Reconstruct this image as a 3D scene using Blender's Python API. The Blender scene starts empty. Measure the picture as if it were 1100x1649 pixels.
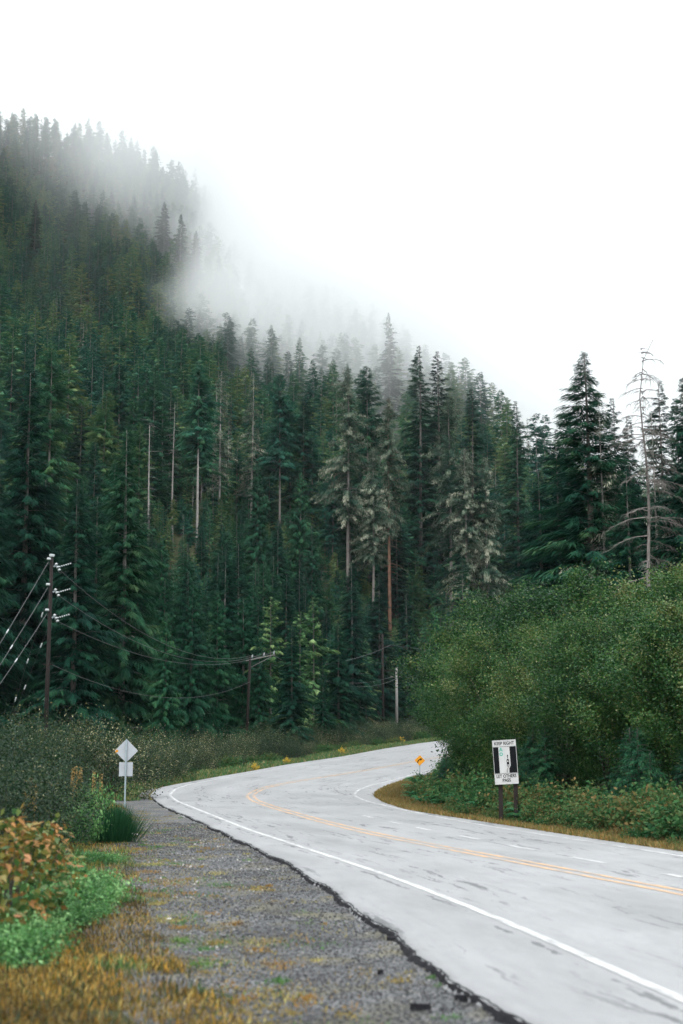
import bpy, math, random
import numpy as np
from mathutils import Matrix, Vector

SC = bpy.context.scene
COL = SC.collection
RNG = np.random.default_rng(7)
random.seed(7)
PI = math.pi

# ------------------------------------------------------------------ camera, sky, sun, exposure
F, CX, CY = 2290.0, 550.0, 824.5            # focal length and centre in photograph pixels
PITCH, CAM_H = 0.1695, 1.8
cam_d = bpy.data.cameras.new('camera')
cam_d.sensor_fit = 'VERTICAL'; cam_d.sensor_height = 36.0; cam_d.sensor_width = 24.0; cam_d.lens = 50.0
cam_d.clip_start = 0.1; cam_d.clip_end = 9000
cam_d.dof.use_dof = True; cam_d.dof.focus_distance = 75.0; cam_d.dof.aperture_fstop = 1.7
cam = bpy.data.objects.new('camera', cam_d); COL.objects.link(cam)
cam.location = (0, 0, CAM_H); cam.rotation_euler = (PI / 2 + PITCH, 0, 0)
SC.camera = cam

SUN_EL, SUN_AZ = math.radians(52), math.radians(200)
world = bpy.data.worlds.new('World'); SC.world = world; world.use_nodes = True
wn, wl = world.node_tree.nodes, world.node_tree.links
bg = wn['Background']
sky = wn.new('ShaderNodeTexSky'); sky.sky_type = 'NISHITA'; sky.sun_disc = False
sky.sun_elevation = SUN_EL; sky.sun_rotation = SUN_AZ; sky.air_density = 1.0; sky.dust_density = 3.0
mx = wn.new('ShaderNodeMix'); mx.data_type = 'RGBA'; mx.inputs[0].default_value = 0.86
wl.new(sky.outputs[0], mx.inputs[6]); mx.inputs[7].default_value = (9.6, 10.0, 10.3, 1)   # the closed cloud deck
wl.new(mx.outputs[2], bg.inputs[0]); bg.inputs[1].default_value = 0.14

sun_d = bpy.data.lights.new('sun', 'SUN'); sun_d.energy = 0.6; sun_d.angle = math.radians(20); sun_d.color = (1, .97, .92)
sun = bpy.data.objects.new('sun', sun_d); COL.objects.link(sun)
sun.rotation_euler = (PI / 2 - SUN_EL, 0, PI - SUN_AZ)
SC.view_settings.view_transform = 'Standard'; SC.view_settings.look = 'None'
SC.view_settings.exposure = 1.0; SC.view_settings.gamma = 1.0; SC.view_settings.use_curve_mapping = False
SC.render.engine = 'CYCLES'
cy = SC.cycles
cy.max_bounces = 14; cy.diffuse_bounces = 2; cy.glossy_bounces = 2; cy.transmission_bounces = 3
cy.volume_bounces = 14; cy.transparent_max_bounces = 4; cy.use_denoising = True
cy.volume_step_rate = 1.0; cy.volume_max_steps = 256; cy.caustics_reflective = False; cy.caustics_refractive = False

# ------------------------------------------------------------------ helpers
def link(o): COL.objects.link(o); return o

def mesh_from(name, V, faces, mats=(), mat_idx=None, tint=None, rgb=None, smooth=False):
    """faces: list of (n,k) int arrays"""
    me = bpy.data.meshes.new(name)
    V = np.asarray(V, dtype=np.float32)
    loops = np.concatenate([f.ravel() for f in faces]).astype(np.int32)
    sizes = np.concatenate([np.full(len(f), f.shape[1]) for f in faces]).astype(np.int32)
    starts = np.concatenate([[0], np.cumsum(sizes)[:-1]]).astype(np.int32)
    me.vertices.add(len(V)); me.vertices.foreach_set('co', V.ravel())
    me.loops.add(len(loops)); me.loops.foreach_set('vertex_index', loops)
    me.polygons.add(len(sizes)); me.polygons.foreach_set('loop_start', starts); me.polygons.foreach_set('loop_total', sizes)
    for m in mats: me.materials.append(m)
    if mat_idx is not None: me.polygons.foreach_set('material_index', np.asarray(mat_idx, dtype=np.int32))
    if smooth: me.polygons.foreach_set('use_smooth', np.ones(len(sizes), dtype=bool))
    if tint is not None:
        a = me.attributes.new('tint', 'FLOAT', 'POINT'); a.data.foreach_set('value', np.asarray(tint, dtype=np.float32))
    if rgb is not None:
        a = me.color_attributes.new('rgb', 'FLOAT_COLOR', 'POINT')
        c = np.ones((len(V), 4), dtype=np.float32); c[:, :3] = rgb; a.data.foreach_set('color', c.ravel())
    me.update(calc_edges=True); me.validate()
    return me

class MB:
    """small collector of simple shapes for one mesh"""
    def __init__(s): s.v = []; s.f = []; s.n = 0
    def add(s, v, f):
        v = [tuple(p) for p in v]
        s.f += [tuple(i + s.n for i in q) for q in f]; s.v += v; s.n += len(v); return s
    def box(s, c, size, M=None):
        x, y, z = [a / 2 for a in size]
        p = [Vector((sx * x, sy * y, sz * z)) for sz in (-1, 1) for sy in (-1, 1) for sx in (-1, 1)]
        if M is not None: p = [M @ q for q in p]
        p = [q + Vector(c) for q in p]
        return s.add(p, [(0, 2, 3, 1), (4, 5, 7, 6), (0, 1, 5, 4), (2, 6, 7, 3), (0, 4, 6, 2), (1, 3, 7, 5)])
    def tube(s, pts, rad, n=6, cap=True):
        pts = [Vector(p) for p in pts]
        if not hasattr(rad, '__len__'): rad = [rad] * len(pts)
        rings = []
        for i, p in enumerate(pts):
            d = (pts[min(i + 1, len(pts) - 1)] - pts[max(i - 1, 0)]).normalized()
            a = d.orthogonal().normalized() if abs(d.z) < .95 else Vector((1, 0, 0)).cross(d).normalized()
            b = d.cross(a)
            rings.append([p + (a * math.cos(2 * PI * k / n) + b * math.sin(2 * PI * k / n)) * rad[i] for k in range(n)])
        v = [q for r in rings for q in r]; f = []
        for i in range(len(pts) - 1):
            for k in range(n):
                f.append((i * n + k, i * n + (k + 1) % n, (i + 1) * n + (k + 1) % n, (i + 1) * n + k))
        if cap: f += [tuple(range(n - 1, -1, -1)), tuple((len(pts) - 1) * n + k for k in range(n))]
        return s.add(v, f)
    def plate(s, poly, y0, y1):
        """polygon in xz (counter-clockwise seen from -y) given thickness along y"""
        n = len(poly)
        v = [(x, y0, z) for x, z in poly] + [(x, y1, z) for x, z in poly]
        f = [tuple(range(n)), tuple(range(2 * n - 1, n - 1, -1))] + [(i, n + i, n + (i + 1) % n, (i + 1) % n) for i in range(n)]
        return s.add(v, f)
    def mesh(s, name, mat, smooth=False):
        me = bpy.data.meshes.new(name); me.from_pydata(s.v, [], s.f); me.materials.append(mat)
        if smooth: me.polygons.foreach_set('use_smooth', [True] * len(me.polygons))
        me.update(); return me
    def obj(s, name, mat, parent=None, smooth=False):
        o = link(bpy.data.objects.new(name, s.mesh(name, mat, smooth)))
        if parent: o.parent = parent
        return o

def tag(o, label=None, cat=None, group=None, kind=None):
    if label: o['label'] = label
    if cat: o['category'] = cat
    if group: o['group'] = group
    if kind: o['kind'] = kind
    return o

def empty(name, loc=(0, 0, 0), rz=0.0):
    o = link(bpy.data.objects.new(name, None)); o.location = loc; o.rotation_euler = (0, 0, rz); o.empty_display_size = .3
    return o

def child(name, me, parent):
    o = link(bpy.data.objects.new(name, me)); o.parent = parent; return o

def copy_tree(o, parent=None):
    c = o.copy(); COL.objects.link(c); c.parent = parent
    for ch in KIDS.get(o.name, ()): copy_tree(ch, c)
    return c
KIDS = {}

def ssmooth(a, b, x):
    t = np.clip((np.asarray(x, float) - a) / (b - a), 0, 1); return t * t * (3 - 2 * t)

# ------------------------------------------------------------------ terrain shape
def g_road(y):
    """the road's long profile: level, then climbing from about 60 m on"""
    y = np.asarray(y, float)
    s = 0.042
    a, b = 56.0, 78.0
    t = np.clip((y - a) / (b - a), 0, 1)
    return s * (b - a) * t * t / 2 + s * np.maximum(np.minimum(y, 400) - b, 0)

CS, SN = math.cos(PITCH), math.sin(PITCH)
def ray(px, py):
    u = (CY - py) / F
    return np.array([(px - CX) / F, CS - SN * u, SN + CS * u])
def at(px, py, Y):
    d = ray(px, py); k = Y / d[1]
    return Vector((d[0] * k, Y, CAM_H + d[2] * k))
def on_ground(px, py):
    d = ray(px, py); lo, hi = 3.0, 330.0
    fn = lambda Y: CAM_H + d[2] * Y / d[1] - float(g_road(Y))
    for _ in range(60):
        m = (lo + hi) / 2
        if fn(m) > 0: lo = m
        else: hi = m
    return at(px, py, lo)

LINES = {
 'LP': [(835, 1649), (760, 1600), (640, 1510), (560, 1452), (470, 1392), (380, 1350), (310, 1317), (265, 1299), (246, 1285), (243, 1278), (255, 1268), (285, 1262), (340, 1252), (400, 1242), (460, 1231), (550, 1218), (620, 1205), (680, 1196)],
 'LW': [(1100, 1612), (920, 1530), (780, 1470), (640, 1415), (480, 1362), (400, 1336), (330, 1308), (285, 1290), (273, 1280), (283, 1270), (308, 1262), (345, 1255.5), (400, 1246.5), (460, 1236), (550, 1222.5), (640, 1208), (683, 1201)],
 'Y': [(1100, 1437), (1000, 1419), (882, 1396), (700, 1362), (603, 1343), (522, 1323.5), (440, 1300), (410, 1289), (402, 1281), (412, 1274), (431, 1267), (466, 1260), (568, 1244), (631, 1233), (690, 1222)],
 'D': [(1085, 1410), (946, 1385), (841, 1365), (756, 1349), (684, 1335), (637, 1325), (560, 1307), (505, 1291), (492, 1284), (500, 1276), (530, 1266), (600, 1252), (690, 1235)],
 'RW': [(1100, 1379), (1040, 1369.5), (796, 1332), (700, 1315), (640, 1302), (590, 1290), (570, 1281), (575, 1273), (592, 1266), (640, 1254), (690, 1240)],
 'RG': [(1100, 1371), (1027, 1361), (882, 1339), (773, 1322), (700, 1311), (658, 1304), (622, 1293), (603, 1282), (607, 1274), (625, 1265), (658, 1254), (690, 1244.5)],
 'GL': [(450, 1649), (330, 1560), (262, 1470), (236, 1400), (212, 1340), (200, 1302), (210, 1284), (232, 1271), (255, 1265)],
}
YS = np.arange(-14, 260, 0.5)
XL = {}
for k, pts in LINES.items():
    w = np.array([on_ground(*p)[:2] for p in pts])
    y, x = w[:, 1], w[:, 0]
    i = np.argsort(y); y, x = y[i], x[i]
    near = -0.20 if k != 'GL' else -0.19
    ya = np.concatenate([[-14], y]); xa = np.concatenate([[x[0] + near * (-14 - y[0])], x])
    if k != 'GL':
        yb = np.array([10, 25, 45, 70, 100, 150.]); sl = [.33, .36, .42, .5, .58, .7]
        xx, yy = xa[-1], ya[-1]; ex, ey = [], []
        for d, s in zip(yb, sl):
            xx = xx + s * (y[-1] + d - yy); yy = y[-1] + d; ex.append(xx); ey.append(yy)
        ya = np.concatenate([ya, ey]); xa = np.concatenate([xa, ex])
    xi = np.interp(YS, ya, xa)
    ker = np.hanning(11); ker /= ker.sum()
    XL[k] = np.convolve(np.pad(xi, 5, mode='reflect', reflect_type='odd'), ker, 'valid')
XL['GL'] = np.minimum(XL['GL'], XL['LP'] - .5)
def xl(k, y): return np.interp(y, YS, XL[k])

# crests: photograph column -> row of the tree tops on the skyline, distance of the crest
FRONT = np.array([(-700, 120, 1000), (-300, 200, 1050), (0, 238, 1000), (100, 244, 1000), (200, 262, 950), (330, 330, 880), (400, 395, 820), (500, 460, 740),
                  (620, 535, 640), (680, 585, 590), (750, 645, 520), (800, 685, 470), (870, 712, 430), (1000, 790, 400), (1300, 900, 400), (1900, 1000, 400)], float)
FAR = np.array([(-600, 160, 1500), (-100, 190, 1500), (60, 203, 1500), (180, 204, 1500), (270, 236, 1500), (380, 276, 1500), (480, 336, 1500), (600, 422, 1500), (690, 462, 1500),
                (750, 492, 1500), (830, 535, 1500), (870, 565, 1500), (1000, 680, 1500), (1300, 820, 1500), (1900, 1000, 1500)], float)
def crest(tab, tree):
    az = np.arctan((tab[:, 0] - CX) / F); el = PITCH + np.arctan((CY - tab[:, 1]) / F)
    return az, tab[:, 2], np.maximum(tab[:, 2] * np.tan(el) - tree, 4)
FA, FD, FH = crest(FRONT, 26.0)
RA, RD, RH = crest(FAR, 30.0)
FOOT_A = np.arctan((np.array([-700, 0, 200, 420, 560, 640, 900, 1300.]) - CX) / F)
FOOT_D = np.array([100, 108, 116, 138, 172, 215, 250, 260.])

def hash_noise(x, y):
    return (np.sin(x * .031 + 1.3) * np.cos(y * .027 - .4) + .5 * np.sin(x * .083 + y * .061) + .25 * np.sin(x * .19 - y * .23 + 2.))

def terrain(x, y):
    x = np.asarray(x, float); y = np.asarray(y, float)
    d = np.hypot(x, y); az = np.arctan2(x, y)
    front = np.cos(az) > 0.3
    azc = np.clip(az, -1.0, 1.0)
    fd, fh = np.interp(azc, FA, FD), np.interp(azc, FA, FH)
    rd, rh = np.interp(azc, RA, RD), np.interp(azc, RA, RH)
    fo = np.interp(azc, FOOT_A, FOOT_D)
    t = (d - fo) / (fd - fo)
    up = np.clip(t, 0, 1) ** 1.45 * fh
    down = fh * (1 - .55 * ssmooth(1.0, 1.45, t))
    hill = np.where(t < 1, up, down)
    t2 = ssmooth(rd * .66, rd, d)
    far = np.where(d < rd, t2 * rh, rh * (1 - .25 * ssmooth(rd, rd * 1.5, d)))
    hill = np.maximum(hill, far)
    hill = hill * np.where(front, ssmooth(0.3, 0.6, np.cos(az)), 0)
    hill = hill + hash_noise(x, y) * np.clip(hill / 60, 0, 1) * 7
    base = g_road(np.maximum(y, 0)) + np.clip(hash_noise(x * 6, y * 6), -1, 1) * .10
    # corridor below the gravel and the asphalt
    l = xl('GL', np.minimum(y, YS[-1])); r = xl('RG', np.minimum(y, YS[-1])); lp = xl('LP', np.minimum(y, YS[-1]))
    l = np.where(y > 60, np.minimum(lp - .5, l + 0 * y) if False else lp - .6, l)
    inside = np.minimum(x - (l - .2), (r + .3) - x)
    k = ssmooth(-1.2, 0.2, inside)
    k = np.where(y < 250, k, 0)
    base = base * (1 - k) + (g_road(np.maximum(y, 0)) - .20) * k
    # the verge beyond the far left edge dips into a ditch, the right bank rises a little
    base = base - .5 * ssmooth(1.0, 4.0, l - x) * ssmooth(55, 75, y) * (1 - ssmooth(8, 16, l - x))
    base = base + .35 * ssmooth(1.5, 6.0, x - r) * (y < 250)
    return base + hill

# ------------------------------------------------------------------ materials
def new_mat(name):
    m = bpy.data.materials.new(name); m.use_nodes = True
    return m, m.node_tree.nodes, m.node_tree.links, m.node_tree.nodes['Principled BSDF']

def ramp(nodes, stops, interp='LINEAR'):
    r = nodes.new('ShaderNodeValToRGB'); e = r.color_ramp.elements; r.color_ramp.interpolation = interp
    while len(e) < len(stops): e.new(.5)
    for el, (p, c) in zip(e, stops): el.position = p; el.color = (*c, 1)
    return r

def math_n(nodes, links, op, a, b=None, clamp=False):
    n = nodes.new('ShaderNodeMath'); n.operation = op; n.use_clamp = clamp
    for i, v in enumerate((a, b)):
        if v is None: continue
        if isinstance(v, (int, float)): n.inputs[i].default_value = v
        else: links.new(v, n.inputs[i])
    return n.outputs[0]

def noise(nodes, links, scale, detail=4, rough=.55, vec=None, dist=0):
    n = nodes.new('ShaderNodeTexNoise'); n.inputs['Scale'].default_value = scale; n.inputs['Detail'].default_value = detail
    n.inputs['Roughness'].default_value = rough; n.inputs['Distortion'].default_value = dist
    if vec is not None: links.new(vec, n.inputs['Vector'])
    return n.outputs['Fac']

def leaf_mat(name, stops, spec=.07, rough=.6, trans=.22, rnd=.25):
    """foliage: colour from the tint of each leaf, shifted a little from one plant to the next"""
    m, n, l, p = new_mat(name)
    a = n.new('ShaderNodeAttribute'); a.attribute_name = 'tint'
    oi = n.new('ShaderNodeObjectInfo')
    sh = math_n(n, l, 'MULTIPLY', math_n(n, l, 'SUBTRACT', oi.outputs['Random'], .5), rnd * 2)
    v = math_n(n, l, 'ADD', a.outputs['Fac'], sh, True)
    r = ramp(n, stops); l.new(v, r.inputs[0])
    l.new(r.outputs[0], p.inputs['Base Color']); p.inputs['Roughness'].default_value = rough
    p.inputs['Specular IOR Level'].default_value = spec
    if trans > 0:
        t = n.new('ShaderNodeBsdfTranslucent'); l.new(r.outputs[0], t.inputs[0])
        x = n.new('ShaderNodeMixShader'); x.inputs[0].default_value = trans
        l.new(p.outputs[0], x.inputs[1]); l.new(t.outputs[0], x.inputs[2]); l.new(x.outputs[0], n['Material Output'].inputs[0])
    return m

def bark_mat(name, c1, c2, scale=3.0, rough=.85):
    m, n, l, p = new_mat(name)
    tc = n.new('ShaderNodeTexCoord'); mp = n.new('ShaderNodeMapping'); l.new(tc.outputs['Object'], mp.inputs[0]); mp.inputs['Scale'].default_value = (3, 3, .6)
    f = noise(n, l, scale, 5, .6, mp.outputs[0]); r = ramp(n, [(.3, c1), (.7, c2)]); l.new(f, r.inputs[0])
    l.new(r.outputs[0], p.inputs['Base Color']); p.inputs['Roughness'].default_value = rough; p.inputs['Specular IOR Level'].default_value = .2
    return m

def plain_mat(name, col, rough=.5, metal=0.0, var=.15, scale=8.0, spec=.5):
    m, n, l, p = new_mat(name)
    tc = n.new('ShaderNodeTexCoord')
    f = noise(n, l, scale, 4, .6, tc.outputs['Object'])
    r = ramp(n, [(.25, tuple(c * (1 - var) for c in col)), (.75, tuple(min(1, c * (1 + var)) for c in col))]); l.new(f, r.inputs[0])
    l.new(r.outputs[0], p.inputs['Base Color']); p.inputs['Roughness'].default_value = rough; p.inputs['Metallic'].default_value = metal
    p.inputs['Specular IOR Level'].default_value = spec
    return m

M = {}
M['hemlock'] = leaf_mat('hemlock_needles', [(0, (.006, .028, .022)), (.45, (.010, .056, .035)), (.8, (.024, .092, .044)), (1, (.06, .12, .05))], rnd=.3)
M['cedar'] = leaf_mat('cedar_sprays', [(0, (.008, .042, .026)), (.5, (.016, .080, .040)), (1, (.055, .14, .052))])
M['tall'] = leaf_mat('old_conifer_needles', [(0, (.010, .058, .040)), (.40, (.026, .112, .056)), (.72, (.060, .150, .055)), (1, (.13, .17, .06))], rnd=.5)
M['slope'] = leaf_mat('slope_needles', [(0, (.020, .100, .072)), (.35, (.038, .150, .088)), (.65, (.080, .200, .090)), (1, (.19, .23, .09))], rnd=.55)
M['moss'] = leaf_mat('lichen_draped_twigs', [(0, (.012, .045, .030)), (.36, (.035, .075, .048)), (.56, (.15, .17, .12)), (1, (.46, .46, .35))], rnd=.12)
M['alder'] = leaf_mat('pale_alder_leaves', [(0, (.03, .10, .04)), (.45, (.09, .19, .07)), (1, (.26, .36, .15))], rnd=.15)
M['hedge'] = leaf_mat('willow_leaves', [(0, (.006, .028, .011)), (.4, (.017, .068, .018)), (.68, (.056, .125, .028)), (.88, (.115, .125, .035)), (1, (.21, .24, .11))], spec=.18, rough=.42, rnd=.2)
M['brush'] = leaf_mat('brush_leaves', [(0, (.006, .022, .010)), (.5, (.013, .038, .015)), (.74, (.042, .066, .022)), (.88, (.11, .10, .035)), (1, (.30, .29, .17))], spec=.2, rough=.42, rnd=.3)
M['bramble'] = leaf_mat('bramble_leaves', [(0, (.014, .055, .022)), (.45, (.035, .105, .035)), (.75, (.085, .115, .042)), (.92, (.13, .10, .035)), (1, (.17, .12, .05))], rnd=.2)
M['orange_leaf'] = leaf_mat('autumn_leaves', [(0, (.05, .10, .03)), (.35, (.16, .17, .05)), (.65, (.30, .14, .03)), (1, (.36, .17, .07))], spec=.4, rnd=.45)
M['autumn_body'] = leaf_mat('turning_leaves', [(0, (.015, .05, .018)), (.4, (.05, .11, .03)), (.65, (.15, .13, .03)), (.85, (.28, .14, .03)), (1, (.30, .17, .07))], rnd=.2)
M['bracken'] = leaf_mat('rusty_bracken', [(0, (.14, .08, .02)), (.6, (.34, .17, .035)), (1, (.45, .30, .10))], rnd=.2)
M['herb'] = leaf_mat('bright_herb_leaves', [(0, (.016, .065, .016)), (.45, (.07, .21, .05)), (1, (.28, .48, .19))], spec=.4, rnd=.2)
M['broom'] = leaf_mat('dark_broom_stems', [(0, (.010, .045, .022)), (.6, (.022, .085, .034)), (1, (.06, .12, .04))], rnd=.1)
M['yellow_leaf'] = leaf_mat('yellow_leaves', [(0, (.22, .20, .04)), (.5, (.58, .38, .05)), (1, (.72, .52, .12))], rnd=.1)
M['straw'] = leaf_mat('dry_seed_heads', [(0, (.22, .14, .05)), (1, (.50, .34, .14))], rnd=.1)
M['fern'] = leaf_mat('fern_fronds', [(0, (.02, .09, .04)), (.6, (.04, .15, .06)), (1, (.10, .22, .09))], rnd=.2)
M['bark'] = bark_mat('grey_bark', (.07, .06, .055), (.20, .185, .17))
M['bark_pale'] = bark_mat('weathered_pale_bark', (.10, .095, .09), (.34, .325, .30))
M['bark_dark'] = bark_mat('dark_bark', (.03, .027, .024), (.085, .075, .065))
M['bark_red'] = bark_mat('peeling_red_bark', (.08, .06, .05), (.26, .13, .08))
M['pole'] = bark_mat('tarred_pole_wood', (.010, .008, .008), (.026, .020, .018), 6)
M['pole_grey'] = bark_mat('grey_pole_wood', (.13, .125, .12), (.26, .25, .24), 6)
M['wire'] = plain_mat('wire', (.085, .09, .09), .6, .0, .1, 8, .3)
M['porcelain'] = plain_mat('glazed_insulator', (.36, .39, .39), .25, 0, .05)
M['galv'] = plain_mat('galvanised_steel', (.30, .36, .38), .5, .5)
M['sign_back'] = plain_mat('bare_aluminium', (.36, .385, .41), .6, .0, .07, 3, .2)
M['sign_white'] = plain_mat('sign_white', (.44, .44, .43), .6, 0, .09, 4, .2)
M['sign_black'] = plain_mat('sign_black', (.008, .009, .010), .9, 0, .2, 8, .05)
M['sign_green'] = plain_mat('sign_green', (.02, .28, .20), .5, 0, .1)
M['sign_yellow'] = plain_mat('sign_yellow', (.60, .25, .015), .6, 0, .06, 8, .2)
M['post_wood'] = bark_mat('stained_post_wood', (.012, .009, .008), (.028, .022, .02), 6)

# asphalt: worn, wet; streaks and cracks run along the road (uv: x across in metres, y along in metres)
def road_mat():
    m, n, l, p = new_mat('wet_worn_asphalt')
    uv = n.new('ShaderNodeUVMap'); uv.uv_map = 'uv'
    mp = n.new('ShaderNodeMapping'); l.new(uv.outputs[0], mp.inputs[0]); mp.inputs['Scale'].default_value = (1.0, .07, 1)
    mp2 = n.new('ShaderNodeMapping'); l.new(uv.outputs[0], mp2.inputs[0]); mp2.inputs['Scale'].default_value = (1.0, .30, 1)
    fine = noise(n, l, 60, 4, .75, uv.outputs[0]); mid = noise(n, l, .7, 5, .6, mp2.outputs[0])
    streak = noise(n, l, 1.1, 5, .62, mp.outputs[0], .3)
    r = ramp(n, [(.32, (.215, .217, .22)), (.5, (.25, .252, .255)), (.70, (.28, .282, .285))]); l.new(mid, r.inputs[0])
    mp3 = n.new('ShaderNodeMapping'); l.new(uv.outputs[0], mp3.inputs[0]); mp3.inputs['Scale'].default_value = (5.5, .50, 1)
    mp4 = n.new('ShaderNodeMapping'); l.new(uv.outputs[0], mp4.inputs[0]); mp4.inputs['Scale'].default_value = (5.0, 1.1, 1)
    mott = noise(n, l, 1.0, 7, .72, mp4.outputs[0], .4)
    tar = ramp(n, [(.545, (0, 0, 0)), (.60, (1, 1, 1))]); l.new(noise(n, l, 1.0, 6, .68, mp3.outputs[0], .5), tar.inputs[0])
    brk = ramp(n, [(.49, (0, 0, 0)), (.57, (1, 1, 1))]); l.new(streak, brk.inputs[0])
    tm = math_n(n, l, 'MULTIPLY', tar.outputs[0], brk.outputs[0])
    # tar seam beside the left edge line
    sep = n.new('ShaderNodeSeparateXYZ'); l.new(uv.outputs[0], sep.inputs[0])
    at_ = n.new('ShaderNodeAttribute'); at_.attribute_name = 'seam'
    wob = math_n(n, l, 'MULTIPLY', math_n(n, l, 'SUBTRACT', noise(n, l, 1.4, 6, .7, mp2.outputs[0]), .5), .45)
    dd = math_n(n, l, 'ABSOLUTE', math_n(n, l, 'ADD', at_.outputs['Fac'], wob))
    seam = math_n(n, l, 'MULTIPLY', math_n(n, l, 'LESS_THAN', dd, math_n(n, l, 'MULTIPLY', math_n(n, l, 'SUBTRACT', mott, .40), .30)), ramp_out(n, l, noise(n, l, 2.2, 4, .6, mp2.outputs[0]), .47, .53))
    tot = math_n(n, l, 'MAXIMUM', tm, seam, True)
    mixc = n.new('ShaderNodeMix'); mixc.data_type = 'RGBA'; l.new(math_n(n, l, 'MULTIPLY', tot, .68), mixc.inputs[0]); l.new(r.outputs[0], mixc.inputs[6]); mixc.inputs[7].default_value = (.035, .04, .042, 1)
    mul = n.new('ShaderNodeMix'); mul.data_type = 'RGBA'; mul.blend_type = 'MULTIPLY'; mul.inputs[0].default_value = .8
    l.new(mixc.outputs[2], mul.inputs[6]); fr = ramp(n, [(.30, (.15, .15, .16)), (.40, (.74, .74, .75)), (.48, (.90, .90, .90)), (.60, (1.08, 1.08, 1.08))]); l.new(math_n(n, l, 'ADD', math_n(n, l, 'MULTIPLY', fine, .62), math_n(n, l, 'MULTIPLY', mott, .38)), fr.inputs[0]); l.new(fr.outputs[0], mul.inputs[7])
    l.new(mul.outputs[2], p.inputs['Base Color'])
    rr = ramp(n, [(.3, (.40, .40, .40)), (.7, (.58, .58, .58))]); l.new(mid, rr.inputs[0])
    l.new(math_n(n, l, 'ADD', rr.outputs[0], math_n(n, l, 'MULTIPLY', tot, .15)), p.inputs['Roughness'])
    p.inputs['Specular IOR Level'].default_value = .6
    b = n.new('ShaderNodeBump'); b.inputs['Strength'].default_value = .35; b.inputs['Distance'].default_value = .006; l.new(fine, b.inputs['Height']); l.new(b.outputs[0], p.inputs['Normal'])
    return m
def ramp_out(n, l, v, a, b):
    r = ramp(n, [(a, (0, 0, 0)), (b, (1, 1, 1))]); l.new(v, r.inputs[0]); return r.outputs[0]
M['road'] = road_mat()

def paint_mat(name, col, wear_lo, wear_hi):
    m, n, l, p = new_mat(name)
    uv = n.new('ShaderNodeUVMap'); uv.uv_map = 'uv'
    mp = n.new('ShaderNodeMapping'); l.new(uv.outputs[0], mp.inputs[0]); mp.inputs['Scale'].default_value = (3.0, .6, 1)
    w = math_n(n, l, 'MULTIPLY', ramp_out(n, l, noise(n, l, 2.5, 6, .7, mp.outputs[0]), wear_lo, wear_hi), .85)
    x = n.new('ShaderNodeMix'); x.data_type = 'RGBA'; l.new(w, x.inputs[0]); x.inputs[6].default_value = (*col, 1); x.inputs[7].default_value = (.22, .22, .22, 1)
    l.new(x.outputs[2], p.inputs['Base Color']); p.inputs['Roughness'].default_value = .55
    return m
M['white_paint'] = paint_mat('white_road_paint', (.50, .50, .49), .42, .64)
M['yellow_paint'] = paint_mat('yellow_road_paint', (.58, .33, .14), .40, .56)
M['faded_paint'] = paint_mat('faded_road_paint', (.52, .52, .52), .40, .58)

def gravel_mat():
    m, n, l, p = new_mat('dark_wet_gravel')
    tc = n.new('ShaderNodeTexCoord'); v = tc.outputs['Object']
    vor = n.new('ShaderNodeTexVoronoi'); vor.inputs['Scale'].default_value = 48; l.new(v, vor.inputs['Vector'])
    big = noise(n, l, .55, 5, .6, v)
    r = ramp(n, [(.25, (.028, .029, .031)), (.6, (.074, .075, .077)), (.92, (.19, .19, .19))]); l.new(vor.outputs['Color'], r.inputs[0])
    mo = ramp(n, [(.50, (0, 0, 0)), (.66, (1, 1, 1))]); l.new(noise(n, l, .9, 6, .65, v), mo.inputs[0])
    x = n.new('ShaderNodeMix'); x.data_type = 'RGBA'; l.new(math_n(n, l, 'MULTIPLY', mo.outputs[0], .75), x.inputs[0]); l.new(r.outputs[0], x.inputs[6]); x.inputs[7].default_value = (.13, .115, .05, 1)
    mu = n.new('ShaderNodeMix'); mu.data_type = 'RGBA'; mu.blend_type = 'MULTIPLY'; mu.inputs[0].default_value = .8
    l.new(x.outputs[2], mu.inputs[6]); br = ramp(n, [(.35, (.55, .55, .58)), (.65, (1.6, 1.6, 1.6))]); l.new(big, br.inputs[0]); l.new(br.outputs[0], mu.inputs[7])
    l.new(mu.outputs[2], p.inputs['Base Color']); p.inputs['Roughness'].default_value = .6; p.inputs['Specular IOR Level'].default_value = .35
    b = n.new('ShaderNodeBump'); b.inputs['Distance'].default_value = .02; l.new(vor.outputs['Distance'], b.inputs['Height']); l.new(b.outputs[0], p.inputs['Normal'])
    return m
M['gravel'] = gravel_mat()

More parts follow.
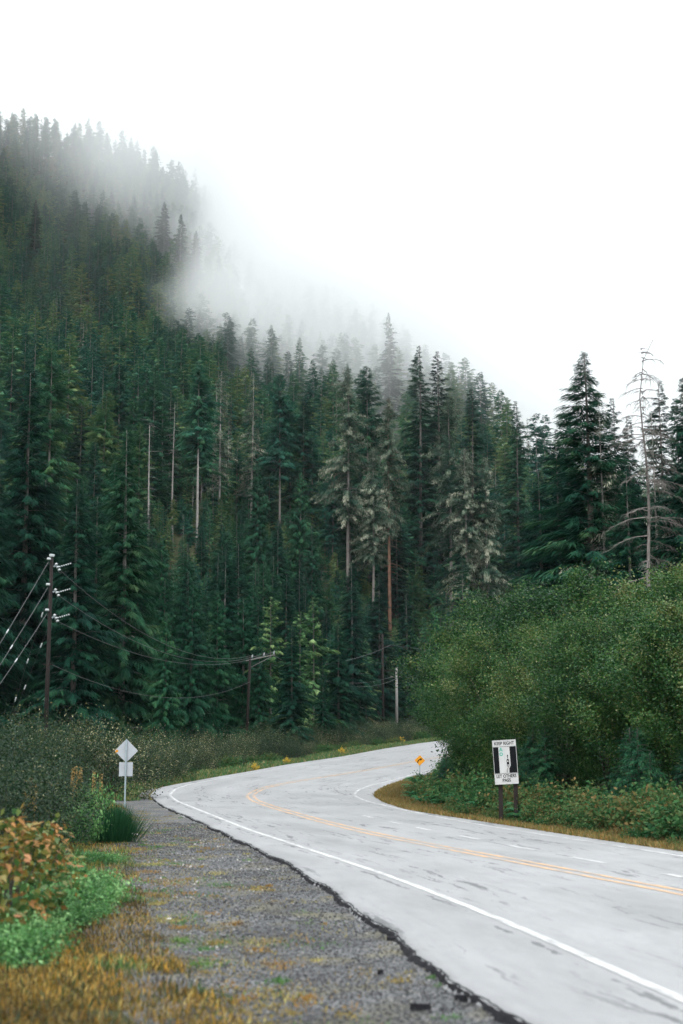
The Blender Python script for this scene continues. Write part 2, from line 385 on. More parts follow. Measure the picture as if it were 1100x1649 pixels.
def ground_mat():
    m, n, l, p = new_mat('soil_and_moss')
    tc = n.new('ShaderNodeTexCoord'); v = tc.outputs['Object']
    a = noise(n, l, .8, 6, .6, v); b_ = noise(n, l, 9, 4, .6, v)
    r = ramp(n, [(.3, (.018, .024, .012)), (.5, (.036, .042, .017)), (.7, (.075, .058, .022))])
    l.new(math_n(n, l, 'ADD', math_n(n, l, 'MULTIPLY', a, .6), math_n(n, l, 'MULTIPLY', b_, .4)), r.inputs[0])
    l.new(r.outputs[0], p.inputs['Base Color']); p.inputs['Roughness'].default_value = .9; p.inputs['Specular IOR Level'].default_value = .15
    return m
M['ground'] = ground_mat()
def grass_mat():
    m, n, l, p = new_mat('grass_blades')
    a = n.new('ShaderNodeAttribute'); a.attribute_name = 'rgb'
    l.new(a.outputs['Color'], p.inputs['Base Color']); p.inputs['Roughness'].default_value = .5; p.inputs['Specular IOR Level'].default_value = .3
    t = n.new('ShaderNodeBsdfTranslucent'); l.new(a.outputs['Color'], t.inputs[0])
    x = n.new('ShaderNodeMixShader'); x.inputs[0].default_value = .3
    l.new(p.outputs[0], x.inputs[1]); l.new(t.outputs[0], x.inputs[2]); l.new(x.outputs[0], n['Material Output'].inputs[0])
    return m
M['grass'] = grass_mat()
def stone_mat():
    m, n, l, p = new_mat('stones')
    a = n.new('ShaderNodeAttribute'); a.attribute_name = 'rgb'
    l.new(a.outputs['Color'], p.inputs['Base Color']); p.inputs['Roughness'].default_value = .5; p.inputs['Specular IOR Level'].default_value = .4
    return m
M['stone'] = stone_mat()
M['asphalt_edge'] = plain_mat('broken_asphalt', (.016, .016, .018), .9, 0, .4, 20, .1)
M['pale_stone'] = plain_mat('pale_stone', (.62, .60, .58), .6, 0, .15, 10)
M['dark_stone'] = plain_mat('dark_stone', (.05, .05, .055), .5, 0, .3, 10)

# ------------------------------------------------------------------ ground sheet (one polar grid out to the far ridge and beyond)
def build_ground():
    azs = np.concatenate([np.radians(np.arange(-180, -24, 3)), np.radians(np.arange(-24, 24, .4)), np.radians(np.arange(24, 180, 3))])
    rs = np.concatenate([[0.4], 1.2 * 1.032 ** np.arange(0, 252)])
    A, R = np.meshgrid(azs, rs)
    x, y = R * np.sin(A), R * np.cos(A)
    z = terrain(x, y)
    V = np.stack([x, y, z], -1).reshape(-1, 3)
    na, nr = len(azs), len(rs)
    i = np.arange(nr - 1)[:, None] * na; j = np.arange(na)[None, :]; j2 = (j + 1) % na
    q = np.stack([i + j, i + na + j, i + na + j2, i + j2], -1).reshape(-1, 4)[:, ::-1]
    c = np.arange(na)[None, :]
    me = mesh_from('ground', V, [q, c], [M['ground']], smooth=True)
    return tag(link(bpy.data.objects.new('ground', me)), 'dark mossy soil under the forest and the verges', kind='structure')
build_ground()

def grid_strip(name, xs, ys, zs, mat, uvs=None, extra=None):
    """xs, ys, zs: (n,m) arrays, rows along the road"""
    n, m = xs.shape
    V = np.stack([xs, ys, zs], -1).reshape(-1, 3)
    i = np.arange(n - 1)[:, None] * m; j = np.arange(m - 1)[None, :]
    q = np.stack([i + j, i + j + 1, i + m + j + 1, i + m + j], -1).reshape(-1, 4)
    me = mesh_from(name, V, [q], [mat], smooth=True)
    if uvs is not None:
        uv = me.uv_layers.new(name='uv'); li = np.empty(len(me.loops), dtype=np.int32); me.loops.foreach_get('vertex_index', li)
        uv.data.foreach_set('uv', uvs.reshape(-1, 2)[li].astype(np.float32).ravel())
    if extra is not None:
        a = me.attributes.new('seam', 'FLOAT', 'POINT'); a.data.foreach_set('value', extra.ravel().astype(np.float32))
    return link(bpy.data.objects.new(name, me))

def nz1(y, seed, amp, f):
    r = np.random.default_rng(seed); out = np.zeros_like(y)
    for k in range(6):
        out += amp / (k + 1) * np.sin(y * f * (1.9 ** k) + r.uniform(0, 6))
    return out
def build_road():
    ys = np.concatenate([np.arange(-13, 60, .10), np.arange(60, 240, .4)])
    lp, rg, lw = xl('LP', ys), xl('RG', ys), xl('LW', ys)
    near = 1 - ssmooth(30, 70, ys)
    lp = lp + near * nz1(ys, 3, .034, 1.3)
    ncol = 46
    t = np.linspace(0, 1, ncol)
    X = lp[:, None] + (rg - lp)[:, None] * t[None, :]
    X = np.concatenate([lp[:, None] - .05, X, rg[:, None] + .03], 1)
    Yg = np.repeat(ys[:, None], X.shape[1], 1)
    Z = g_road(np.maximum(Yg, 0)) + 0.0
    Z[:, 0] -= .13; Z[:, -1] -= .10
    Z[:, 1] -= .012
    uv = np.stack([X - lp[:, None], Yg], -1)
    o = grid_strip('road', X, Yg, Z, M['road'], uv, X - (lw - .20)[:, None])
    tag(o, 'wet two lane road curving right towards the forest', kind='structure')
    return o
ROAD = build_road()

def broken_edge():
    ys = np.arange(-13, 62, .06)
    r = np.random.default_rng(77)
    j = np.convolve(r.normal(0, 1, len(ys)), np.hanning(5) / 2, 'same')
    lp = xl('LP', ys) + (1 - ssmooth(30, 70, ys)) * nz1(ys, 3, .034, 1.3)
    w = np.clip(.012 + .016 * nz1(ys, 5, 1, 1.1) + .020 * np.abs(j), .004, .3) * (1 - .6 * ssmooth(15, 45, ys))
    X = np.stack([lp + .02 + 0 * j, lp - .010 - w * .3, lp - .014 - w], 1); Yg = np.repeat(ys[:, None], 3, 1)
    Z = g_road(np.maximum(Yg, 0)) + np.stack([-.004 + 0 * j, -.022 + .006 * j, -.066 + 0 * j], 1)
    o = grid_strip('broken_edge', X, Yg, Z, M['asphalt_edge']); o.parent = ROAD; o['label'] = 'black broken asphalt edge above the gravel'
broken_edge()

def marking(name, fx, y0, y1, w, mat, dz=.005):
    ys = np.arange(y0, y1 + .01, .25) if y1 - y0 > 2 else np.linspace(y0, y1, 9)
    x = fx(ys); s = np.gradient(x, ys); half = w / 2 * np.sqrt(1 + s * s)
    X = np.stack([x - half, x + half], 1); Yg = np.repeat(ys[:, None], 2, 1); Z = g_road(np.maximum(Yg, 0)) + dz
    uv = np.stack([np.repeat(np.array([[0., w]]), len(ys), 0), Yg], -1)
    o = grid_strip(name, X, Yg, Z, mat, uv); o.parent = ROAD
    return o
marking('edge_line', lambda y: xl('LW', y), -13, 235, .115, M['white_paint'])
marking('edge_line', lambda y: xl('RW', y), -13, 235, .12, M['faded_paint'])
marking('centre_line', lambda y: xl('Y', y) - .14, -13, 235, .12, M['yellow_paint'])
marking('centre_line', lambda y: xl('Y', y) + .14, -13, 235, .12, M['yellow_paint'])
for (a, b) in (((1100, 1413), (1070, 1407)), ((975, 1390), (918, 1380)), ((860, 1369), (822, 1361.5)), ((773, 1352), (740, 1346)), ((696, 1338), (670, 1332)), ((646, 1327), (628, 1323)), ((600, 1317), (584, 1313))):
    p, q = on_ground(*a), on_ground(*b)
    marking('lane_dash', lambda y, p=p, q=q: p.x + (q.x - p.x) * (y - p.y) / (q.y - p.y), p.y, q.y, .13, M['white_paint'] if a[0] > 700 else M['faded_paint'])

def build_shoulder():
    ys = np.concatenate([np.arange(-13, 30, .15), np.arange(30, 72, .4)])
    a = xl('GL', ys) - 1.0 + nz1(ys, 11, .12, .9); b = xl('LP', ys) + .12
    a = np.where(ys > 55, xl('LP', ys) - 1.2 * (1 - ssmooth(58, 71, ys)) - .5, a)
    t = np.linspace(0, 1, 30)
    X = a[:, None] + (b - a)[:, None] * t; Yg = np.repeat(ys[:, None], 30, 1)
    Z = g_road(np.maximum(Yg, 0)) - .065 + .018 * np.sin(X * 3.1 + Yg * 1.7) * np.sin(Yg * 2.3 - X) 
    Z[:, 0] -= .12
    tag(grid_strip('gravel_shoulder', X, Yg, Z, M['gravel']), 'dark gravel shoulder beside the broken road edge', kind='structure')
    # the grey apron of old asphalt strip along the right edge stays part of the road
build_shoulder()

# ------------------------------------------------------------------ plant prototypes
def kites(p, d, wv, l, w, droop=0.0, mid=.45):
    """p base, d unit direction, wv unit side vector, arrays; returns verts (4n,3), quads"""
    m = p + d * (l * mid)[:, None]
    tip = p + d * l[:, None]; tip[:, 2] -= droop * l
    a = m + wv * w[:, None]; b = m - wv * w[:, None]
    V = np.stack([p, a, tip, b], 1).reshape(-1, 3)
    return V, np.arange(len(p) * 4).reshape(-1, 4)

def norm(v): return v / (np.linalg.norm(v, axis=1, keepdims=True) + 1e-9)

def conifer(seed, h, cb, rad, nb, ns, up=.25, droop=.3, pw=.8, sl=.75, sw=.17, hang=.35, irr=.2, gaps=0.0, low_taper=.0, tipn=.35, tip_tint=.35, jit=.04):
    r = np.random.default_rng(seed)
    t = cb + (1 - cb) * (np.arange(nb) + r.uniform(0, 1, nb)) / nb
    t = np.clip(t, cb, .995)
    az = np.arange(nb) * 2.399 + r.normal(0, .35, nb)
    rel = (1 - t) / (1 - cb)
    L = rad * rel ** pw * r.uniform(.6, 1.15, nb) * (1 + irr * np.sin(az * 1 + t * 17 + seed) + irr * r.normal(0, .6, nb))
    if low_taper: L *= np.minimum(1, 1 - low_taper + (1 - rel) * 2.5)
    L = np.maximum(L, .10 + .5 * rel)
    if gaps:
        keep = (np.sin(t * 41 + seed) + .7 * np.sin(t * 23 + az) + r.normal(0, .5, nb)) > -1.6 + gaps * 1.6
        keep |= rel < .12
        t, az, rel, L = t[keep], az[keep], rel[keep], L[keep]; nb = len(t)
    u0 = up + .55 * (1 - rel) ** 2 + r.normal(0, .07, nb)
    dr = droop * r.uniform(.7, 1.3, nb)
    cnt = np.maximum((ns * (.25 + .75 * np.clip(L / rad, 0, 1.2))).astype(int), 3)
    k = np.repeat(np.arange(nb), cnt); n = len(k)
    u = r.uniform(.03, 1, n) ** .85
    Lk, azk, zk = L[k], az[k], t[k] * h
    p = np.stack([Lk * u * np.cos(azk), Lk * u * np.sin(azk), zk + Lk * (u0[k] * u - dr[k] * u * u)], 1)
    p += r.normal(0, jit, (n, 3))
    slope = u0[k] - 2 * dr[k] * u
    side = np.where(r.random(n) < .5, -1, 1)
    ang = azk + side * r.uniform(.25, 1.15, n) * (1.1 - .7 * u)
    l = sl * r.uniform(.6, 1.3, n) * np.sqrt(np.clip(Lk, .12, 4) / 2) * (1.15 - .5 * u)
    d = norm(np.stack([np.cos(ang), np.sin(ang), slope * .6 - hang * r.uniform(.2, 1.3, n)], 1))
    wv = norm(np.stack([-np.sin(ang), np.cos(ang), r.uniform(-.7, .7, n)], 1))
    V, Fq = kites(p, d, wv, l, sw * l * r.uniform(.7, 1.3, n), .12)
    bt = r.normal(0, .13, nb)
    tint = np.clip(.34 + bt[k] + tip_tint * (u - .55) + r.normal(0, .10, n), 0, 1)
    br = dict(t=t, az=az, L=L, u0=u0, dr=dr)
    return V, Fq, np.repeat(tint, 4), br

def trunk_mesh(name, h, r0, mat, seed, branches=None, every=3, stubs=0, stub_zone=(.15, .6), lean=.006, brk=None, thick=1.0):
    r = random.Random(seed); mb = MB()
    pts, rad = [], []
    n = 9; ph = r.uniform(0, 6)
    for i in range(n + 1):
        t = i / n * (brk or 1.0)
        pts.append((lean * h * math.sin(t * 3 + ph) * t, lean * h * math.cos(t * 2.3 + ph) * t, t * h * 0.995 - (.6 if i == 0 else 0)))
        rad.append(max(r0 * (1 - t) ** .85 * (1.25 if i == 0 else 1), .02))
    mb.tube(pts, rad, 8)
    if branches is not None:
        B = branches
        for i in range(0, len(B['t']), every):
            z, a, L = B['t'][i] * h, B['az'][i], B['L'][i] * .9
            ps = [(L * u * math.cos(a), L * u * math.sin(a), z + L * (B['u0'][i] * u - B['dr'][i] * u * u)) for u in (0, .4, .75, 1)]
            mb.tube(ps, [.012 * L * thick + .012, .010 * L * thick + .008, .010, .005], 3, False)
    for i in range(stubs):
        z = h * r.uniform(*stub_zone); a = r.uniform(0, 6.28); L = r.uniform(.4, 2.2)
        up = r.uniform(-.45, .15)
        mb.tube([(0, 0, z), (L * .6 * math.cos(a), L * .6 * math.sin(a), z + up * L * .5), (L * math.cos(a + .2), L * math.sin(a + .2), z + up * L * 1.3)], [.035, .022, .008], 3, False)
    return mb.mesh(name, mat, True)

PROTO = {}     # kind -> list of (height, trunk mesh, crown mesh)
def add_proto(kind, h, r0, crown_args, leafm, barkm, seed, **tk):
    every = tk.pop('every', 3)
    V, Fq, ti, br = conifer(seed, h, **crown_args)
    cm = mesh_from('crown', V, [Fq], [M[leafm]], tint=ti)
    tm = trunk_mesh('trunk', h, r0, M[barkm], seed, br if every else None, every, **tk)
    PROTO.setdefault(kind, []).append((h, tm, cm))

for s in (1, 2, 3):
    add_proto('hemlock', 28, .34, dict(cb=.03, rad=4.7 + .3 * s, nb=400, ns=140, jit=.07, up=.12, droop=.34, pw=.80, sl=.80, sw=.055, hang=.5, irr=.2, gaps=.12), 'hemlock', 'bark_pale' if s == 2 else 'bark', 10 + s, every=3)
for s in (1, 2):
    add_proto('cedar', 18, .26, dict(cb=.02, rad=3.3, nb=340, ns=120, up=.30, droop=.42, pw=.66, sl=.62, sw=.07, hang=1.4, irr=.2, low_taper=.25, gaps=.1), 'cedar', 'bark', 20 + s, every=4)
for s, (cb, rad, gp, bk) in enumerate([(.26, 4.7, .35, 'bark_pale'), (.40, 4.4, .3, 'bark'), (.14, 5.2, .3, 'bark'), (.56, 3.8, .5, 'bark_pale'), (.08, 4.8, .25, 'bark')]):
    add_proto('tall', 36, .27, dict(cb=cb, rad=rad, nb=280, ns=130, jit=.12, up=.10, droop=.26, pw=.52, sl=.80, sw=.07, hang=.5, irr=.38, gaps=gp, low_taper=.3), 'slope' if s in (1, 3) else 'tall', bk, 30 + s, every=2, stubs=30, stub_zone=(.12, cb + .1))
for s in (1, 2):
    add_proto('spire', 32, .28, dict(cb=.06, rad=4.0, nb=320, ns=120, up=.10, droop=.28, pw=.75, sl=.80, sw=.06, hang=.45, irr=.3, gaps=.2, low_taper=.2), 'hemlock', 'bark', 40 + s, every=2, stubs=10, stub_zone=(.05, .2))
for s, (bk, rad, cb) in enumerate([('bark', 2.6, .42), ('bark_red', 1.9, .45), ('bark', 2.7, .36)]):
    add_proto('mossy', 26, .22, dict(cb=cb, rad=rad, nb=280, ns=120, jit=.12, up=.08, droop=.42, pw=.48, sl=.34, sw=.12, hang=1.2, irr=.4, gaps=.4, low_taper=.3, tip_tint=.55), 'moss', bk, 50 + s, every=1, stubs=26, stub_zone=(.1, .5))
for s in (0, 1, 2):
    PROTO.setdefault('snag', []).append((30, trunk_mesh('trunk', 30, .25, M['bark_pale'], 60 + s, None, 1, stubs=60, stub_zone=(.25, .93), brk=.9 if s else .97), None))
def sparse_grey(seed):
    add_proto('dying', 30, .24, dict(cb=.30, rad=2.4, nb=170, ns=70, jit=.18, up=.0, droop=.35, pw=.5, sl=.45, sw=.09, hang=.9, irr=.4, gaps=.5, tip_tint=.8), 'moss', 'bark_pale', seed, every=1, stubs=50, stub_zone=(.15, .6))
sparse_grey(71); sparse_grey(72)

# combined low-cost trees for the far stands
def far_tree(seed, h, cb, rad, nb, ns, leafm, barkm, **kw):
    V, Fq, ti, br = conifer(seed, h, cb=cb, rad=rad, nb=nb, ns=ns, sl=1.05, sw=.10, **kw)
    mb = MB(); mb.tube([(0, 0, -.8), (0, 0, h * .5), (0, 0, h * .985)], [.27, .16, .02], 5)
    tv = np.array(mb.v); tf = [np.array([f]) + len(V) for f in mb.f]
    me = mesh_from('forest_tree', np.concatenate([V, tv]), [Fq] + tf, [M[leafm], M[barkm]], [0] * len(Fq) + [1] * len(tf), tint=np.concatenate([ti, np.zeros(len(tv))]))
    return me
FAR_COL = bpy.data.collections.new('forest_tree_kinds')
FAR_H = []
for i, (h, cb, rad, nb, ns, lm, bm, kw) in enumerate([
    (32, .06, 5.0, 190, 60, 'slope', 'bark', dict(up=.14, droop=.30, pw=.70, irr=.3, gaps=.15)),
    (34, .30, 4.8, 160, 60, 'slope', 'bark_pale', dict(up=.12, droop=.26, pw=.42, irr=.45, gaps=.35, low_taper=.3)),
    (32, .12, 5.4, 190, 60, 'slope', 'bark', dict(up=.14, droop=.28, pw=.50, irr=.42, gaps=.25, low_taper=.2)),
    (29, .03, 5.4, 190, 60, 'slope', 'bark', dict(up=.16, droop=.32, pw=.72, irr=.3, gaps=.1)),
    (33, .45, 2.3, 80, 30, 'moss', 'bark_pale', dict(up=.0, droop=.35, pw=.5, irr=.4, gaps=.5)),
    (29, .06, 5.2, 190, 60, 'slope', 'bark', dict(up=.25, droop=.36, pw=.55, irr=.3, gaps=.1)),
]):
    o = bpy.data.objects.new('forest_tree_kind', far_tree(80 + i, h, cb, rad, nb, ns, lm, bm, **kw)); FAR_COL.objects.link(o); FAR_H.append(h)

# leafy shrubs
def leaf_cloud(seed, h, rad, n_cl, n_leaf, ll, lw, cl_r=.45, low=.0, wide=.45, inner=.2, spiky=0.0, top_tint=.12, under=0.0, tint0=.38):
    r = np.random.default_rng(seed)
    t = r.uniform(low, 1, n_cl) ** (.85 - .25 * (under > 0))
    prof = np.sin(np.clip((t * .86 + .14 + (wide - .45) * .3), 0, 1) * PI) ** .55 * (1 + .0 * t)
    prof = prof * (1 - under * (1 - ssmooth(0, .5, t)))
    az = r.uniform(0, 2 * PI, n_cl)
    lump = 1 + .16 * np.sin(az * 3 + t * 5 + seed) + .12 * np.sin(az * 5 - t * 9 + seed * 2)
    rr = rad * prof * lump * np.where(r.random(n_cl) < inner, r.uniform(.25, .75, n_cl), r.uniform(.80, 1.05, n_cl))
    zz = h * (t ** .95) * (.93 + .10 * np.sin(az * 2 + seed))
    c = np.stack([rr * np.cos(az), rr * np.sin(az), zz], 1)
    sc = cl_r * r.uniform(.6, 1.35, n_cl)
    k = np.repeat(np.arange(n_cl), n_leaf // n_cl); n = len(k)
    out = norm(np.stack([np.cos(az), np.sin(az), .7 + spiky + r.normal(0, .3, n_cl)], 1))
    al = r.normal(0, 1, n)
    p = c[k] + out[k] * (al * sc[k] * (1.2 + spiky))[:, None] + r.normal(0, .55, (n, 3)) * sc[k][:, None]
    p[:, 2] = np.maximum(p[:, 2], .03)
    d = norm(out[k] * .5 + r.normal(0, .8, (n, 3))); q = norm(np.cross(d, r.normal(0, 1, (n, 3))))
    l = ll * r.uniform(.6, 1.35, n)
    V, Fq = kites(p, d, q, l, lw * l / ll * .5, .1, .5)
    ct = r.normal(0, .16, n_cl)
    tint = np.clip(tint0 + ct[k] + top_tint * (p[:, 2] / h - .4) + r.normal(0, .14, n) + .35 * (r.random(n) < .07), 0, 1)
    return V, Fq, np.repeat(tint, 4), c

def stems_mesh(name, seed, h, rad, n, mat, r0=.05):
    r = random.Random(seed); mb = MB()
    for i in range(n):
        a = r.uniform(0, 6.28); b = rad * r.uniform(.2, .75)
        mb.tube([(.12 * math.cos(a), .12 * math.sin(a), -.15), (b * .35 * math.cos(a), b * .35 * math.sin(a), h * .4), (b * math.cos(a + .2), b * math.sin(a + .2), h * r.uniform(.7, .95))], [r0, r0 * .7, r0 * .2], 4, False)
    return mb.mesh(name, mat, True)

SHRUB = {}
def add_shrub(kind, seed, h, rad, mat, n_stem=8, stemmat='bark_dark', r0=.04, **kw):
    V, Fq, ti, c = leaf_cloud(seed, h, rad, **kw)
    SHRUB.setdefault(kind, []).append((h, mesh_from('foliage', V, [Fq], [M[mat]], tint=ti), stems_mesh('stem', seed, h, rad, n_stem, M[stemmat], r0)))
for s in range(4):
    add_shrub('hedge', 100 + s, 9.0, 3.6, 'hedge', 14, r0=.07, n_cl=(210, 260, 230, 190)[s], n_leaf=80000, ll=(.115, .10, .125, .105)[s], lw=(.06, .052, .062, .05)[s], cl_r=.40, inner=.2, wide=.34, under=.6, tint0=(.36, .30, .42, .35)[s])
for s in range(4):
    add_shrub('brush', 110 + s, 1.9, 1.25, 'brush', 22, r0=.010, n_cl=110, n_leaf=6400, ll=.066, lw=.036, cl_r=.19, inner=.25, spiky=1.0)
for s in range(3):
    add_shrub('bramble', 120 + s, 1.0, .9, 'bramble', 8, r0=.01, n_cl=80, n_leaf=2600, ll=.12, lw=.075, cl_r=.15, inner=.2, spiky=.2)
add_shrub('yellow', 140, .8, .4, 'yellow_leaf', 5, r0=.01, n_cl=24, n_leaf=700, ll=.10, lw=.07, cl_r=.12)
for s in range(2):
    add_shrub('herb', 145 + s, .34, .62, 'herb', 8, 'bark_dark', r0=.005, n_cl=110, n_leaf=4400, ll=.045, lw=.026, cl_r=.075, inner=.25)

for s in (1, 2):
    add_proto('pale', 14, .13, dict(cb=.12, rad=2.3, nb=120, ns=90, up=.30, droop=.36, pw=.6, sl=.55, sw=.16, hang=.6, irr=.5, gaps=.45, tip_tint=.8), 'alder', 'bark', 155 + s, every=2)
# hemlock saplings and ferns under the hedge
for s in (1, 2):
    add_proto('sapling', 3.4, .03, dict(cb=.02, rad=1.5, nb=150, ns=90, up=.15, droop=.4, pw=.7, sl=.26, sw=.08, hang=.5, irr=.25), 'cedar', 'bark_dark', 150 + s, every=2)
def fern_mesh(seed, n_fr=14, L0=1.0, mat='fern'):
    r = np.random.default_rng(seed); P, D, W, l, w = [], [], [], [], []
    for i in range(n_fr):
        a = i * 2.4 + r.normal(0, .2); L = L0 * r.uniform(.7, 1.1); u0 = r.uniform(.7, 1.3)
        for u in np.linspace(.12, 1, 22):
            p = np.array([L * u * .85 * math.cos(a), L * u * .85 * math.sin(a), L * (u0 * u - u0 * .75 * u * u)])
            for s in (-1, 1):
                an = a + s * 1.25
                P.append(p); D.append([math.cos(an), math.sin(an), -.25]); W.append([math.cos(a), math.sin(a), .3]); l.append(L * .24 * math.sin(min(1, (1.08 - u) * 1.1) * PI / 2)); w.append(.028 * L)
    P, D, W = np.array(P), norm(np.array(D)), norm(np.array(W))
    V, Fq = kites(P, D, W, np.array(l), np.array(w), .1, .35)
    return mesh_from('frond', V, [Fq], [M[mat]], tint=np.repeat(np.clip(r.normal(.5, .2, len(P)), 0, 1), 4))

# ------------------------------------------------------------------ trees: one thing each, trunk and crown as parts
def place_tree(kind, var, loc, ht, rz, name, label, cat='tree', group=None, lean=0.0, wide=1.0):
    h, tm, cm = PROTO[kind][var % len(PROTO[kind])]
    o = empty(name, loc, rz); s = ht / h; o.scale = (s, s, s); o.rotation_euler = (lean, 0, rz)
    child('trunk', tm, o)
    if cm: child('crown', cm, o)
    if wide != 1: o.scale = (s * wide, s * wide, s)
    return tag(o, label, cat, group)

def top_tree(kind, var, px, py, Y, name, label, group=None, lean=0, cat='tree', rz=None, wide=1.0):
    """a tree at distance Y whose tip stands in column px at height row py"""
    p = at(px, py, Y); zg = float(terrain(p.x, p.y)); ht = max(p.z - zg, 2)
    OCC.append((p.x, p.y))
    return place_tree(kind, var, (p.x, p.y, zg - .1), ht + .1, random.uniform(0, 6.28) if rz is None else rz, name, label, cat, group, lean, wide)
OCC = []

# --- right-hand stand behind the thicket
top_tree('hemlock', 0, 940, 566, 92, 'hemlock_tree', 'tall dark spruce with layered boughs left of the bare larch, tip against the white sky', wide=1.25)
top_tree('spire', 0, 895, 690, 104, 'hemlock_tree', 'shorter dark conifer on the left flank of the tall spruce beside the sky')
top_tree('spire', 1, 985, 640, 100, 'hemlock_tree', 'thin grey green conifer close behind the tall spruce on its right')
top_tree('spire', 0, 1062, 612, 98, 'hemlock_tree', 'thin conifer right behind the bare dead larch against the sky')
top_tree('hemlock', 1, 1106, 590, 88, 'hemlock_tree', 'dark spruce cut off by the right edge of the picture')
top_tree('spire', 1, 1012, 668, 96, 'hemlock_tree', 'ragged thin conifer left of the bare larch trunk')
top_tree('dying', 0, 966, 648, 91, 'dying_conifer', 'airy grey conifer with thin hanging twigs right of the tall spruce')
top_tree('spire', 0, 1086, 640, 101, 'hemlock_tree', 'ragged conifer between the larch and the edge spruce')
top_tree('dying', 1, 1048, 660, 94, 'dying_conifer', 'grey half dead conifer just right of the larch trunk')
top_tree('tall', 4, 912, 662, 112, 'old_conifer', 'full green conifer behind the left side of the tall spruce')
top_tree('hemlock', 2, 868, 760, 96, 'hemlock_tree', 'low broad dark hemlock at the left foot of the tall spruce')
top_tree('hemlock', 1, 1010, 760, 84, 'hemlock_tree', 'dark hemlock behind the thicket below the bare larch')
top_tree('hemlock', 0, 1180, 560, 92, 'hemlock_tree', 'tall spruce standing just outside the right edge')
top_tree('hemlock', 2, 1290, 600, 90, 'hemlock_tree', 'tall spruce well outside the right edge')

def bare_larch():
    p = at(1032, 546, 82); zg = float(terrain(p.x, p.y)); h = p.z - zg
    root = empty('bare_larch', (p.x, p.y, zg)); r = random.Random(5); OCC.append((p.x, p.y))
    mb = MB(); n = 14
    pts = [(.25 * math.sin(i * .9) * (i / n), .2 * math.cos(i * .7) * (i / n), h * i / n - (.4 if i == 0 else 0)) for i in range(n + 1)]
    pts[-1] = (pts[-1][0] + .7, pts[-1][1], h - .05); pts[-2] = (pts[-2][0] + .25, pts[-2][1], h * (n - 1) / n + .5)
    mb.tube(pts, [max(.17 * (1 - i / n) ** .8, .02) for i in range(n + 1)], 7)
    mb.obj('trunk', M['bark'], root, True)
    for i in range(95):
        t = r.uniform(.18, .98); z = h * t; a = r.uniform(0, 6.28); L = (3.6 * (1 - t) ** .55 + .5) * r.uniform(.5, 1.1); up = r.uniform(.05, .35) if t > .5 else r.uniform(-.2, .1)
        fn = lambda u: (L * u * math.cos(a), L * u * math.sin(a), z + L * (up * u - .45 * u * u))
        bb = MB(); bb.tube([fn(u) for u in (0, .35, .7, 1)], [.035 + .006 * L, .025, .015, .006], 3, False)
        for j in range(int(9 * L)):
            u = r.uniform(.2, 1); q = Vector(fn(u)); aa = a + r.choice((-1, 1)) * r.uniform(.3, 1.1); l = r.uniform(.25, .9) * (1.2 - .5 * u)
            bb.tube([q, q + Vector((l * .6 * math.cos(aa), l * .6 * math.sin(aa), -l * .15)), q + Vector((l * math.cos(aa), l * math.sin(aa), -l * r.uniform(.4, .9)))], [.012, .010, .005], 3, False)
        bb.obj('branch', M['bark'], root)
    tag(root, 'bare grey dead larch with a hooked tip standing against the white sky', 'tree')
bare_larch()

